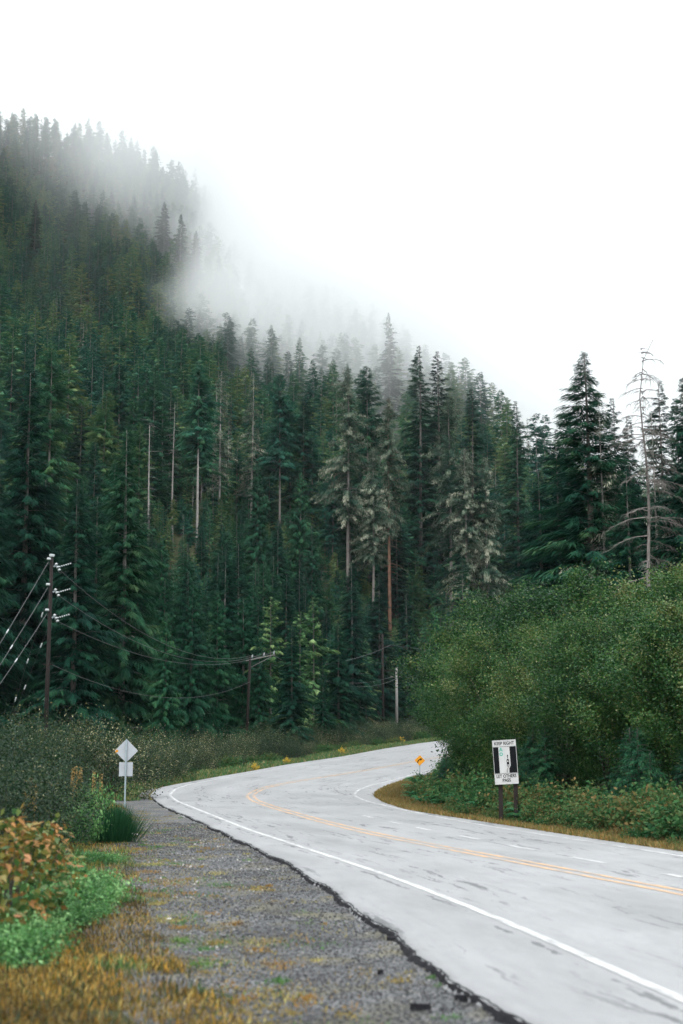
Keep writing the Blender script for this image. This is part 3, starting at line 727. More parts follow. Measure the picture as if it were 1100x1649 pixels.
# --- named individuals on the slope and at the forest edge (column, row of the tip, distance)
SPECIAL = [
 ('hemlock', 0, 52, 598, 122, 'hemlock_tree', 'tallest dark hemlock at the left picture edge behind the three wire pole'),
 ('hemlock', 1, 206, 690, 119, 'hemlock_tree', 'broad dark hemlock with a pale streaked trunk behind the blank diamond sign'),
 ('hemlock', 2, -25, 660, 112, 'hemlock_tree', 'dark hemlock half outside the left picture edge'),
 ('hemlock', 2, 128, 770, 113, 'hemlock_tree', 'dark hemlock filling the gap between the two tall front hemlocks'),
 ('cedar', 0, 311, 936, 117, 'cedar_tree', 'bright green pointed cedar below the tall grey bare trunk'),
 ('cedar', 1, 352, 952, 122, 'cedar_tree', 'bright green cedar right of the pointed cedar at the forest edge'),
 ('cedar', 0, 393, 962, 128, 'cedar_tree', 'green cedar behind the dark pole with the crossarm'),
 ('cedar', 1, 268, 985, 112, 'cedar_tree', 'low green cedar right of the broad hemlock at the forest edge'),
 ('hemlock', 0, 462, 925, 152, 'hemlock_tree', 'dark conifer between the two pale alders at the forest edge'),
 ('hemlock', 1, 566, 905, 178, 'hemlock_tree', 'dark conifer right of the pale alders behind the roadside bend'),
 ('hemlock', 2, 610, 925, 208, 'hemlock_tree', 'dark layered conifer behind the two distant poles'),
 ('hemlock', 1, 655, 955, 214, 'hemlock_tree', 'layered conifer left of the thicket end above the far road'),
 ('cedar', 1, 700, 975, 205, 'cedar_tree', 'conifer rising just behind the left end of the thicket'),
 ('spire', 0, 745, 890, 215, 'hemlock_tree', 'pale topped young conifer above the left shoulder of the thicket'),
 ('tall', 3, 322, 588, 262, 'old_conifer', 'tall conifer with a long bare grey trunk and a small crown above the pointed cedar'),
 ('snag', 0, 281, 640, 268, 'dead_snag', 'bare pale snag left of the tall grey trunk on the lower slope'),
 ('tall', 1, 452, 603, 318, 'old_conifer', 'dark crowned conifer with a gleaming pale trunk in the middle of the slope'),
 ('dying', 0, 407, 600, 320, 'dying_conifer', 'dying grey conifer with thin drooping branches left of the gleaming pale trunk'),
 ('dying', 1, 357, 596, 300, 'dying_conifer', 'thin conifer with pale lichen along its upper trunk'),
 ('tall', 0, 490, 640, 325, 'old_conifer', 'conifer with two pale trunk gleams right of the dark crowned one'),
 ('mossy', 2, 560, 592, 284, 'mossy_conifer', 'broad conifer with pale lichen hanging all over its dark crown'),
 ('tall', 4, 592, 590, 300, 'old_conifer', 'dark flat topped conifer joined to the broad lichen draped one'),
 ('mossy', 1, 626, 640, 282, 'mossy_conifer', 'lichen draped conifer with a peeling orange red trunk'),
 ('mossy', 0, 600, 722, 268, 'mossy_conifer', 'small pale lichen conifer left of the orange red trunk'),
 ('spire', 0, 674, 556, 330, 'spire_conifer', 'dark narrow spire rising into the mist left of the two level topped trees'),
 ('spire', 1, 704, 565, 335, 'spire_conifer', 'pale misty spire just right of the dark narrow spire'),
 ('spire', 1, 626, 503, 500, 'spire_conifer', 'faint tall spire standing alone in the fog'),
 ('mossy', 0, 722, 640, 284, 'mossy_conifer', 'broad grey lichen conifer below the misty spires'),
 ('spire', 1, 758, 626, 275, 'spire_conifer', 'dark dense spire at the right end of the slope against the fog'),
 ('mossy', 2, 748, 722, 270, 'mossy_conifer', 'grey lichen conifer between the broad grey one and the small pale one'),
 ('mossy', 2, 782, 736, 272, 'mossy_conifer', 'small pale lichen conifer at the right end of the slope'),
 ('spire', 0, 830, 645, 285, 'spire_conifer', 'grey green conifer with a rounded top left of the tall right hand spruce'),
 ('hemlock', 0, 58, 322, 640, 'spire_conifer', 'dark spire standing clear above the hillside forest on the upper left'),
 ('hemlock', 1, 292, 345, 690, 'spire_conifer', 'dark tree at the very edge of the fog bank on the upper slope'),
 ('hemlock', 0, 316, 372, 670, 'spire_conifer', 'dark tree half dissolved by the fog bank on the upper slope'),
 ('hemlock', 2, 265, 325, 720, 'spire_conifer', 'dark tree left of the fog bank edge on the upper slope'),
 ('tall', 2, 85, 560, 215, 'old_conifer', 'conifer with two close bare trunks above the left front hemlocks'),
]
for a in SPECIAL: top_tree(*a)

for i, (px, py, Y, v) in enumerate([(437, 962, 128, 0), (505, 962, 135, 1), (483, 985, 130, 1)]):
    top_tree('pale', v, px, py, Y, 'alder_tree', ['pale yellow green alder at the forest edge, left one of three', 'pale yellow green alder at the forest edge, right one of three', 'pale green alder between the two yellower alders'][i])
for px, py, Y, k, lb in ((470, 1005, 120, 'hemlock', 'low dark conifer in front of the pale alders behind the leaning pole'), (418, 1015, 124, 'cedar', 'low dark cedar right behind the leaning crossarm pole'), (545, 1000, 138, 'hemlock', 'dark conifer just right of the pale alders behind the road bend'), (520, 1075, 128, 'hemlock', 'smallest dark conifer below the right pale alder')):
    top_tree(k, px, px, py, Y, 'hemlock_tree' if k == 'hemlock' else 'cedar_tree', lb)

# --- the wooded slope
def forest():
    pts = []
    r = np.random.default_rng(21)
    def inframe(az): return -math.radians(17.5) < az < math.radians(17.5)
    d = 112.0
    while d < 1130:
        step = (6.2 + d * .0034)
        az = -math.radians(18.5) + r.uniform(0, step / d)
        while az < math.radians(18):
            a2 = az + r.normal(0, .28 * step / d); d2 = d + r.uniform(-.45, .45) * step
            fo = np.interp(a2, FOOT_A, FOOT_D); fd = np.interp(a2, FA, FD)
            lim = fo + 2 if a2 < .02 else fo + 20
            if lim < d2 < fd * 1.06: pts.append((d2, a2))
            az += step / d * r.uniform(.8, 1.25)
        d += step * .92
    # far ridge: only the band by its crest
    d = 1395.0
    while d < 1530:
        az = -math.radians(17)
        while az < math.radians(11):
            pts.append((d + r.uniform(-6, 6), az + r.normal(0, .002))); az += 10.5 / d * r.uniform(.7, 1.3)
        d += 13
    pts = np.array(sorted(pts))
    D, A = pts[:, 0], pts[:, 1]; x, y = D * np.sin(A), D * np.cos(A)
    occ = np.array(OCC)
    dm = np.min(np.hypot(x[:, None] - occ[None, :, 0], y[:, None] - occ[None, :, 1]), 1)
    # right-hand slope is hidden by the thicket and its trees
    keep = (dm > np.where(D < 230, 3.4, 3.0))
    pxx = CX + F * np.tan(A); keep &= ~((pxx > 585) & (pxx < 720) & (D < 214))
    x, y, D, A = x[keep], y[keep], D[keep], A[keep]
    # keep sight lines to the trees picked out one by one: the ones just in front of them stay low
    return x, y, terrain(x, y), D, A
FX, FY, FZ, FDIST, FAZ = forest()

ZONES = [
 (0, 150, 'conifer_tree', 'dense dark conifer in the front rows of the forest right behind the roadside brush', 'front row conifers behind the roadside brush'),
 (150, 230, 'conifer_tree', 'dark young conifer crowded at the foot of the slope behind the front rows', 'young conifers at the foot of the slope'),
 (230, 330, 'conifer_tree', 'tall thin conifer with partly bare trunk on the lower slope', 'tall conifers on the lower slope'),
 (330, 9999, 'conifer_tree', 'small looking conifer in the closed forest higher on the slope', 'conifers higher on the slope')]
def plant_forest():
    r = np.random.default_rng(5)
    n_ind = 0; rest = []
    for i in range(len(FX)):
        x, y, z, d, a = FX[i], FY[i], FZ[i], FDIST[i], FAZ[i]
        inside = abs(a) < math.radians(13.9)
        pxx = CX + F * math.tan(a)
        if d < 150: ht = r.uniform(13, 20) if pxx > 240 else r.uniform(17, 26)
        elif d < 235: ht = r.uniform(13, 20)
        elif d < 330: ht = r.uniform(17, 34)
        else: ht = r.uniform(15, 31)
        # trees that would hide the sight line to the picked-out trunks stay shorter
        for sp in SPECIAL_XY:
            if sp[2] > d and abs(math.atan2(x, y) - sp[3]) < (5.5 if sp[5] > 100 else 3.4) / d and sp[2] - d < sp[5]: ht = min(ht, sp[4])
        if inside and n_ind < 255 and not (pxx > 800 and d < 300):
            if d < 150: kind = ['hemlock', 'cedar', 'hemlock', 'spire'][r.integers(0, 4)] if pxx < 250 else ['cedar', 'hemlock', 'cedar', 'spire'][r.integers(0, 4)]
            elif d < 235: kind = ['hemlock', 'spire', 'hemlock', 'cedar'][r.integers(0, 4)]
            else: kind = ['tall', 'tall', 'tall', 'spire', 'tall', 'tall', 'tall', 'hemlock', 'tall', 'tall', 'spire', 'tall', 'cedar', 'tall', 'tall', 'snag'][r.integers(0, 16)]
            var = int(r.integers(0, 60))
            zone = 'in the front row' if d < 150 else 'at the slope foot' if d < 235 else 'on the lower slope' if d < 330 else 'higher on the slope'
            reg = ('above the three insulator pole' if pxx < 150 else 'above the blank diamond sign' if pxx < 330 else 'above the crossarm pole' if pxx < 470 else 'above the far pole pair' if pxx < 690 else 'above the thicket')
            look, nm = {'hemlock': ('drooping dark hemlock', 'hemlock_tree'), 'cedar': ('bright green cedar', 'cedar_tree'), 'spire': ('narrow dark conifer', 'spire_conifer'), 'snag': ('bare pale dead trunk', 'dead_snag'),
                        'tall': (('tall conifer with pale half bare trunk', 'tall conifer with high crown', 'full crowned conifer', 'tall conifer with long pale bare trunk', 'conifer green nearly to the ground')[var % 5], 'old_conifer')}[kind]
            if kind == 'snag': ht *= .85
            lab = '%s %s %s' % (look, zone, reg); grp = 'trees: ' + lab
            place_tree(kind, var, (x, y, z - .3), ht, r.uniform(0, 6.28), nm, lab, 'tree', grp, r.normal(0, .012))
            n_ind += 1
        else:
            rest.append((x, y, z - .4, ht, d))
    # low undergrowth of young trees between the trunks of the lower slope
    m = 0
    while m < 900:
        a = r.uniform(-.27, .27); d = r.uniform(150, 430)
        fo = np.interp(a, FOOT_A, FOOT_D)
        if d < fo + 12: continue
        x, y = d * math.sin(a), d * math.cos(a); rest.append((x, y, float(terrain(x, y)) - .3, r.uniform(5, 12), -d)); m += 1
    return np.array(rest)
SPECIAL_XY = []
for k, v, px, py, Y, nm, lb in SPECIAL:
    p = at(px, py, Y)
    dd = math.hypot(p.x, p.y); zg = float(terrain(p.x, p.y))
    SPECIAL_XY.append((p.x, p.y, dd, math.atan2(p.x, p.y), 11.0 if k in ('tall', 'snag', 'dying', 'mossy') else 16.0, 130 if k == 'mossy' else 80))
REST = plant_forest()

def scatter_object(name, pts, scale, index, coll, label, seed):
    """one object whose geometry nodes stand a tree on every vertex"""
    r = np.random.default_rng(seed)
    me = bpy.data.meshes.new(name); me.vertices.add(len(pts)); me.vertices.foreach_set('co', pts.astype(np.float32).ravel())
    for nm, ty, va in (('tree_scale', 'FLOAT', scale), ('tree_turn', 'FLOAT', r.uniform(0, 6.28, len(pts))), ('tree_kind', 'INT', index)):
        a = me.attributes.new(nm, ty, 'POINT'); a.data.foreach_set('value', np.asarray(va, dtype=np.float32 if ty == 'FLOAT' else np.int32))
    me.update()
    o = link(bpy.data.objects.new(name, me))
    ng = bpy.data.node_groups.new(name, 'GeometryNodeTree')
    ng.interface.new_socket('Geometry', in_out='INPUT', socket_type='NodeSocketGeometry'); ng.interface.new_socket('Geometry', in_out='OUTPUT', socket_type='NodeSocketGeometry')
    n, l = ng.nodes, ng.links
    gi, go = n.new('NodeGroupInput'), n.new('NodeGroupOutput')
    ci = n.new('GeometryNodeCollectionInfo'); ci.inputs[0].default_value = coll; ci.inputs[1].default_value = True; ci.inputs[2].default_value = True
    ip = n.new('GeometryNodeInstanceOnPoints'); ip.inputs['Pick Instance'].default_value = True
    def attr(nm, ty):
        q = n.new('GeometryNodeInputNamedAttribute'); q.data_type = ty; q.inputs[0].default_value = nm; return q.outputs[0]
    cb = n.new('ShaderNodeCombineXYZ'); l.new(attr('tree_turn', 'FLOAT'), cb.inputs[2])
    l.new(gi.outputs[0], ip.inputs['Points']); l.new(ci.outputs[0], ip.inputs['Instance']); l.new(attr('tree_kind', 'INT'), ip.inputs['Instance Index'])
    er = n.new('FunctionNodeEulerToRotation'); l.new(cb.outputs[0], er.inputs[0]); l.new(er.outputs[0], ip.inputs['Rotation'])
    l.new(attr('tree_scale', 'FLOAT'), ip.inputs['Scale']); l.new(ip.outputs[0], go.inputs[0])
    md = o.modifiers.new('stand', 'NODES'); md.node_group = ng
    return tag(o, label, kind='stuff')
_r = np.random.default_rng(9)
kidx = _r.choice(len(FAR_H), size=len(REST), p=[.19, .11, .34, .17, .03, .16])
kidx = np.where(REST[:, 4] < 0, _r.choice([0, 3, 5], size=len(REST), p=[.4, .4, .2]), kidx)
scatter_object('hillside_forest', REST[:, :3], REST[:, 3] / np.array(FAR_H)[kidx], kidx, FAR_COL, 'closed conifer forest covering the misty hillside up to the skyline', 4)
print('trees: rest', len(REST), 'all', len(FX))

# ------------------------------------------------------------------ thicket on the right
def shrub(kind, var, loc, s, rz, name, label, cat='shrub', group=None, sz=None):
    h, fm, sm = SHRUB[kind][var % len(SHRUB[kind])]
    o = empty(name, loc, rz); o.scale = (s, s, sz or s)
    child('foliage', fm, o); child('stem', sm, o)
    return tag(o, label, cat, group)
def gz(x, y): return float(terrain(x, y))
THICKET = [  # column of its middle, row of its top, distance
 (768, 985, 66), (815, 958, 64), (778, 1070, 60), (850, 952, 62), (930, 932, 58), (820, 1010, 56), (1010, 955, 56), (900, 1000, 51),
 (1085, 925, 52), (980, 990, 46), (1070, 990, 43), (1160, 900, 48), (1160, 960, 40), (1250, 900, 44), (1290, 930, 37), (1400, 900, 36)]
TL = ['rounded willow bush forming the left end of the thicket beside the yellow curve sign', 'willow bush second from the left end of the thicket top line', 'lower willow bush bulging out at the left end of the thicket',
 'willow bush below the broad low hemlock', 'highest willow bush at the middle of the thicket below the tall spruce', 'willow bush behind the keep right sign', 'reddish tinged willow bush below the bare larch',
 'willow bush right above the keep right sign', 'willow bush on the skyline of the thicket at the right picture edge', 'willow bush in front right of the keep right sign', 'willow bush low at the right picture edge',
 'willow bush just outside the right edge on the top line', 'willow bush just outside the right edge in front', 'willow bush further right outside the frame', 'front willow bush further right outside the frame', 'last willow bush far right outside the frame']
for i, ((px, py, Y), lb) in enumerate(zip(THICKET, TL)):
    p = at(px, py, Y); zg = gz(p.x, Y); s = (p.z - zg) / 9.2
    shrub('hedge', i, (p.x, Y, zg - .1), s * (1.15 if px > 800 else .74), i * 1.7, 'willow_bush', lb, 'bush', 'willow thicket on the right', s)

# ------------------------------------------------------------------ brush along the verges
R = random.Random(3)
# left field of brush
LB = [(-40, 1205, 34), (20, 1200, 38), (70, 1185, 44), (60, 1215, 33), (75, 1188, 48), (62, 1212, 38), (130, 1184, 62), (85, 1212, 45), (10, 1190, 52), (-20, 1175, 48), (40, 1172, 60), (95, 1178, 66), (135, 1182, 74), (185, 1192, 62), (30, 1240, 27), (75, 1245, 29), (-10, 1250, 25), (84, 1240, 32), (0, 1170, 74), (160, 1178, 84), (60, 1172, 82), (210, 1188, 80), (190, 1183, 92), (120, 1170, 95), (235, 1188, 88), (250, 1195, 78), (230, 1205, 74), (270, 1196, 86), (300, 1192, 92), (280, 1210, 80), (320, 1205, 88), (350, 1198, 98), (375, 1210, 97)]
def LR(px, Y): return 'right of the diamond sign before the cedars' if px > 201 else 'behind the diamond sign' if Y > 55 else 'among the dry plumes left of the diamond sign' if Y > 35 else 'just behind the orange leaved shrubs'
for i, (px, py, Y) in enumerate(LB):
    p = at(px, py, Y); zg = gz(p.x, Y); s = max((p.z - zg) / 1.9, .35)
    shrub('brush', i, (p.x, Y, zg - .05), min(s, .75 if (px > 55 and Y < 52) else 1.4) * R.uniform(.9, 1.25), R.uniform(0, 6), 'brush_shrub', 'grey green twiggy brush ' + LR(px, Y), 'shrub', 'brush on the left verge ' + LR(px, Y), s)
# brush beyond the far road
def BR(p): return 'left of the crossarm pole' if p < 385 else 'behind the first two yellow leaved plants' if p < 490 else 'around the third yellow leaved plant' if p < 590 else 'at the foot of the far pole pair' if p < 690 else 'beside the left end of the thicket'
n = 0
for y in np.arange(82, 215, 2.6):
    for k in range(3):
        x = float(xl('LP', y)) - 2.2 - k * 2.4 - R.uniform(0, 1.6)
        pxx = CX + F * x / y
        if pxx < 200 or pxx > 760: continue
        s = R.uniform(.45, .85) + .22 * k
        shrub('bramble' if (k == 0 and R.random() < .7) else 'brush', n, (x, y + R.uniform(-1, 1), gz(x, y) - .05), s, R.uniform(0, 6), 'brush_shrub', 'low brush beyond the bend ' + BR(pxx), 'shrub', 'brush beyond the bend ' + BR(pxx), s); n += 1
# right bank: brambles, saplings, ferns under the thicket
n = 0
def RR(p): return 'beside the yellow curve sign' if p < 720 else 'at the thicket foot left of the keep right sign' if p < 790 else 'around the posts of the keep right sign' if p < 860 else 'at the thicket foot right of the keep right sign' if p < 990 else 'at the right picture edge'
for y in np.arange(20, 84, 1.15):
    for k in range(3):
        x = float(xl('RG', y)) + 1.0 + k * 1.0 + R.uniform(-.3, .4)
        pxx = CX + F * x / y
        if pxx > 1180: continue
        if k == 2 and R.random() < .6: continue
        if 765 < pxx < 860 and y < 40.5: k = 0
        if k == 0 and pxx < 690 and y > 60: continue
        s = R.uniform(.5, .95) * (.85 if k == 0 else 1.1)
        if k == 0: s *= .62
        if pxx < 715: s *= .55
        shrub('bramble', n, (x, y, gz(x, y) - .05), s, R.uniform(0, 6), 'bramble_bush', 'green and rusty bramble ' + RR(pxx), 'shrub', 'brambles ' + RR(pxx), s * R.uniform(.7, 1)); n += 1
for px, yy, sc in ((796, 38.6, .55), (812, 38.4, .45), (826, 38.5, .6), (838, 38.8, .5)):
    x = max(at(px, 1300, yy).x, float(xl('RG', yy)) + 1.15)
    shrub('bramble', px, (x, yy, gz(x, yy) - .05), sc, px, 'bramble_bush', 'green and rusty bramble ' + RR(px), 'shrub', 'brambles ' + RR(px), sc)
for i in range(18):
    y = R.uniform(28, 74); x = float(xl('RG', y)) + R.uniform(2.6, 4.6); px = CX + F * x / y
    if px > 1160 or 765 < px < 865 and y < 42: continue
    place_tree('sapling', i, (x, y, gz(x, y) - .05), R.uniform(1.4, 2.6), R.uniform(0, 6), 'hemlock_sapling', 'young green hemlock sapling in the dark foot of the thicket', 'tree', 'saplings at the foot of the thicket')
FERN = [fern_mesh(160), fern_mesh(161)]
for i in range(34):
    y = R.uniform(26, 74); x = float(xl('RG', y)) + R.uniform(1.2, 2.6)
    if CX + F * x / y > 1150: continue
    o = link(bpy.data.objects.new('fern', FERN[i % 2])); s = R.uniform(.6, 1.1); o.location = (x, y, gz(x, y)); o.scale = (s, s, s); o.rotation_euler = (0, 0, R.uniform(0, 6))
    tag(o, 'green fern between the brambles under the thicket', 'fern', 'ferns under the thicket')
# yellow leaved plants beyond the bend
for (px, py, lb) in ((410, 1236, 'small yellow leaved plant just right of the dark crossarm pole'), (463, 1226, 'yellow leaved plant second along the far road edge'), (551, 1211, 'yellow leaved plant beside the tall shrub at the far road edge'), (646, 1193, 'faint yellow plant near the far end of the road edge')):
    Y = float(on_ground(px, py + 3)[1]) + 1.5; p = at(px, py - 5, Y); zg = gz(p.x, Y); s = max(p.z - zg, .45) / .8
    shrub('yellow', 0, (p.x, Y, zg), s, px, 'yellow_plant', lb, 'plant', None, s)
p = at(549, 1170, 128); s = (p.z - gz(p.x, 128)) / 1.9
shrub('brush', 2, (p.x, 128, gz(p.x, 128)), s * .8, 1, 'brush_shrub', 'taller reddish shrub standing above the brush beyond the bend', 'shrub', None, s)

# foreground left: autumn shrubs whose leaves can be told apart
def leaf_piece(seed):
    r = random.Random(seed); mb = MB()
    o = [(0, 0), (.30, .10), (.52, .02), (.46, .30), (.62, .52), (.34, .56), (.22, .80), (0, 1.05), (-.24, .78), (-.36, .54), (-.60, .50), (-.44, .28), (-.50, 0), (-.28, .10)]
    v = [(x * .5, y, .10 * abs(x) - .12 * y * y + r.uniform(-.02, .02)) for x, y in o] + [(0, .45, -.03)]
    return mb.add(v, [(len(o), i, (i + 1) % len(o)) for i in range(len(o))])
def leaf_tinted(seed, tint):
    mb = leaf_piece(seed)
    return mesh_from('leaf', np.array(mb.v), [np.array(mb.f)], [M['orange_leaf']], tint=np.full(len(mb.v), tint))
LEAVES = [leaf_tinted(i, t) for i, t in enumerate((.05, .2, .35, .5, .62, .75, .9))]
for s in range(2):
    add_shrub('autumn', 148 + s, 1.0, .55, 'autumn_body', 6, r0=.008, n_cl=46, n_leaf=800, ll=.085, lw=.06, cl_r=.10, inner=.3, tint0=.42)
def autumn_shrub(px, py, Y, h, rad, n, label, seed, shift=0):
    r = random.Random(seed); x = at(px, py, Y).x; root = empty('autumn_shrub', (x, Y, gz(x, Y)))
    child('stem', stems_mesh('stem', seed, h, rad, 14, M['bark_dark'], .012), root)
    fo = child('small_leaves', SHRUB['autumn'][seed % 2][1], root); fo.scale = (rad / .58, rad / .58, h * .95); fo['kind'] = 'stuff'
    for i in range(n):
        t = r.random() ** .9; a = r.uniform(0, 6.28); rr = rad * (math.sin((t * .8 + .2) * PI) ** .5) * r.uniform(.55, 1.05)
        o = child('leaf', LEAVES[min(6, max(0, int(r.gauss(3.2 + 2.2 * (t - .5) + shift, 1.9))))], root)
        o.location = (rr * math.cos(a), rr * math.sin(a), .08 + h * t); s = r.uniform(.065, .125); o.scale = (s, s, s)
        o.rotation_euler = (r.uniform(-.9, .5), r.uniform(-.5, .5), a - PI / 2 + r.uniform(-.8, .8))
    return tag(root, label, 'shrub')
autumn_shrub(14, 1400, 15.5, 1.12, .62, 290, 'orange and rust leaved shrub at the left edge above the bright green herbs', 1)
autumn_shrub(66, 1400, 18.5, 1.0, .55, 220, 'second orange leaved shrub right behind the one at the left edge', 2)
autumn_shrub(-60, 1400, 14.0, 1.2, .6, 160, 'yellow green leaved shrub half outside the left edge', 3, -1.5)
BRK = [fern_mesh(170, 12, .95, 'bracken'), fern_mesh(171, 10, .8, 'bracken')]
for i, (px, Y, s, lb) in enumerate([(150, 40, 1.1, 'rusty bracken in front of the blank diamond sign'), (165, 43, 1.0, 'rusty bracken nearest the signpost'), (135, 38, .95, 'rusty bracken behind the light green bush'), (172, 36, .8, 'low rusty bracken beside the dark broom tuft'), (60, 30, .9, 'orange bracken among the left brush'), (25, 33, .9, 'orange bracken at the left edge among the brush')]):
    x = at(px, 1250, Y).x; o = link(bpy.data.objects.new('bracken', BRK[i % 2])); o.location = (x, Y, gz(x, Y)); o.scale = (s, s, s * 1.1); o.rotation_euler = (0, 0, i * 1.3)
    tag(o, lb, 'fern')
# bright green herbs
HB = [(75, 1455, 17.2, 1.1), (120, 1425, 18.6, 1.1), (140, 1415, 20.4, .9), (95, 1400, 20.0, 1.0), (52, 1490, 16.2, .9), (8, 1525, 13.6, .9), (-12, 1500, 12.6, .9), (128, 1452, 17.4, .7), (165, 1400, 20.6, .5), (95, 1490, 16.4, .7), (100, 1400, 22.5, .8), (150, 1400, 19.2, .7), (70, 1450, 18.6, .9), (30, 1470, 15.0, .8), (60, 1400, 15.2, .6), (170, 1350, 26.0, .6), (150, 1350, 25.0, .7)]
for i, (px, py, Y, s) in enumerate(HB):
    x = at(px, py, Y).x
    shrub('herb', i, (x, Y, gz(x, Y) - .02), s * .92, i * 1.1, 'green_herb', 'bright green low leafy herb spreading over the brown grass on the left', 'plant', 'bright herbs on the left verge', s * .9)
for i, (px, Y, s, lb) in enumerate([(133, 33, 1.5, 'light green leafy bush left of the dark broom tuft'), (122, 30, 1.1, 'pale green leafy bush in front of the light green one')]):
    x = at(px, 1290, Y).x
    shrub('herb', i, (x, Y, gz(x, Y)), s * .75, i, 'leafy_bush', lb, 'plant', None, s * 1.7)
# dark broom tuft: upright fine stems
def tuft_mesh(seed, n, h, spread, mat, w=.012):
    r = np.random.default_rng(seed); a = r.uniform(0, 6.28, n); b = np.abs(r.normal(0, .33, n)) * spread
    p = np.stack([b * .45 * np.cos(a), b * .45 * np.sin(a), np.zeros(n)], 1)
    d = norm(np.stack([np.cos(a) * b * .9 + r.normal(0, .1, n), np.sin(a) * b * .9 + r.normal(0, .1, n), np.full(n, .9)], 1))
    l = h * r.uniform(.55, 1.1, n); wv = norm(np.stack([-np.sin(a), np.cos(a), np.zeros(n)], 1) + r.normal(0, .5, (n, 3)))
    V, Fq = kites(p, d, wv, l, np.full(n, w), .05, .4)
    return mesh_from('tuft', V, [Fq], [M[mat]], tint=np.repeat(np.clip(r.normal(.4, .2, n), 0, 1), 4))
TU = tuft_mesh(180, 3000, .85, .9, 'broom', .006)
for i, (px, py, s, lb) in enumerate([(186, 1352, 1.15, 'dark green broom tuft at the gravel edge'), (158, 1352, .85, 'smaller dark broom tuft left of the big one')]):
    p = on_ground(px, py); o = link(bpy.data.objects.new('broom_tuft', TU)); o.location = (p.x, p.y, gz(p.x, p.y) - .02); o.scale = (s, s, s); o.rotation_euler = (0, 0, i * 2)
    tag(o, lb, 'plant')
# dry plumes
def plume():
    r = np.random.default_rng(190); n = 160
    t = r.uniform(.55, 1, n); a = r.uniform(0, 6.28, n)
    p = np.stack([.03 * np.cos(a), .03 * np.sin(a), 1.55 * t], 1); d = norm(np.stack([np.cos(a) * .5, np.sin(a) * .5, np.full(n, .8)], 1)); wv = norm(np.stack([-np.sin(a), np.cos(a), np.zeros(n)], 1))
    V, Fq = kites(p, d, wv, np.full(n, .14) * (1.3 - t), np.full(n, .012))
    return mesh_from('seed_head', V, [Fq], [M['straw']], tint=np.repeat(r.uniform(0, 1, n), 4))
PL = plume(); PS = MB().tube([(0, 0, 0), (.02, 0, .8), (0, .02, 1.5)], [.008, .006, .004], 4).mesh('stalk', M['straw'])
for i, (px, py, Y) in enumerate([(118, 1235, 32), (122, 1232, 32.5), (130, 1233, 34), (152, 1240, 36), (50, 1250, 29), (57, 1258, 28), (40, 1270, 27), (163, 1245, 37)]):
    p = at(px, py, Y); zg = gz(p.x, Y); s = max(p.z - zg, .6) / 1.6; o = empty('dry_plume', (p.x, Y, zg), i)
    o.scale = (s, s, s); child('seed_head', PL, o); child('stalk', PS, o); tag(o, 'tall tan dry seed plume among the left brush', 'plant', 'dry plumes among the left brush')

# ------------------------------------------------------------------ grass and stones (uncountable)
def blades(name, P, h, cols, label, w=.006, lean=.35, seed=0):
    r = np.random.default_rng(seed); n = len(P)
    a = r.uniform(0, 6.28, n); d = norm(np.stack([np.cos(a) * lean * r.uniform(0, 1.5, n), np.sin(a) * lean * r.uniform(0, 1.5, n), np.ones(n)], 1))
    b = a + PI / 2 + r.normal(0, .6, n); wv = np.stack([np.cos(b), np.sin(b), np.zeros(n)], 1)
    V, Fq = kites(P, d, wv, h, np.full(n, w) * (h / h.mean()) ** .5, .22, .4)
    o = link(bpy.data.objects.new(name, mesh_from(name, V, [Fq], [M['grass']], rgb=np.repeat(cols, 4, 0))))
    return tag(o, label, 'grass', kind='stuff')
def patchy(x, y, f=1.0, s=0):
    return (np.sin(x * 1.7 * f + s) + np.sin(y * 1.3 * f + 2 * s + x * .6) + np.sin((x + y) * 2.9 * f + s) * .7 + np.sin((x - y * .8) * 4.3 * f) * .5) / 3.2
def pick_cols(r, n, pal, wts):
    pal = np.array(pal); i = r.choice(len(pal), n, p=np.array(wts) / sum(wts)); return pal[i] * r.uniform(.7, 1.3, (n, 1))
def left_grass():
    r = np.random.default_rng(31); n = 290000
    y = 6.5 + 50 * r.random(n) ** 2.0; wd = .35 * y + 1.5
    l = xl('GL', y); off = r.random(n) ** 1.15 * wd - .5 * np.abs(r.normal(0, .6, n))
    x = l - off
    ok = (x > -.27 * y - 1.0)
    x, y, off = x[ok], y[ok], off[ok]; n = len(x)
    ok = (off > 0) | (patchy(x, y, 1.3) > .15); x, y, off = x[ok], y[ok], off[ok]; n = len(x)
    pt = patchy(x, y, .8, 1.)
    c = pick_cols(r, n, [(.34, .19, .030), (.19, .12, .024), (.42, .31, .09), (.06, .085, .022), (.08, .05, .015), (.028, .038, .012)], [3.4, 3, 2.4, 2.4, 3, 2])
    big = np.clip(.5 + .8 * patchy(x, y, .45, 7.), 0, 1)[:, None]; c = c * (.55 + .75 * big)
    gcol = pick_cols(r, n, [(.035, .10, .024), (.09, .17, .045), (.20, .22, .075)], [3, 2.4, 2.4])
    gm = ((pt > .28) | ((y > 22) & (r.random(n) < .35)))[:, None]
    c = np.where(gm & (r.random((n, 1)) < .75), gcol, c)
    th = patchy(x, y, 2.2, 4.) + r.normal(0, .25, n) > -.38
    x, y, off, pt, c = x[th], y[th], off[th], pt[th], c[th]; n = len(x); c = c * (1 + .45 * patchy(x, y, 1.7, 2.))[:, None]
    h = r.uniform(.025, .115, n) * (1 + .6 * np.clip(off, 0, 1.2)) * (.75 + .4 * (pt > 0)) * np.where(off < .15, .5, 1)
    P = np.stack([x, y, terrain(x, y) - .01], 1); P[:, 2] = np.where(off < .9, np.maximum(P[:, 2], g_road(y) - .075), P[:, 2])
    blades('verge_grass', P, h, c, 'brown and golden grass of the left verge beside the gravel', .0055, .5, 1)
left_grass()
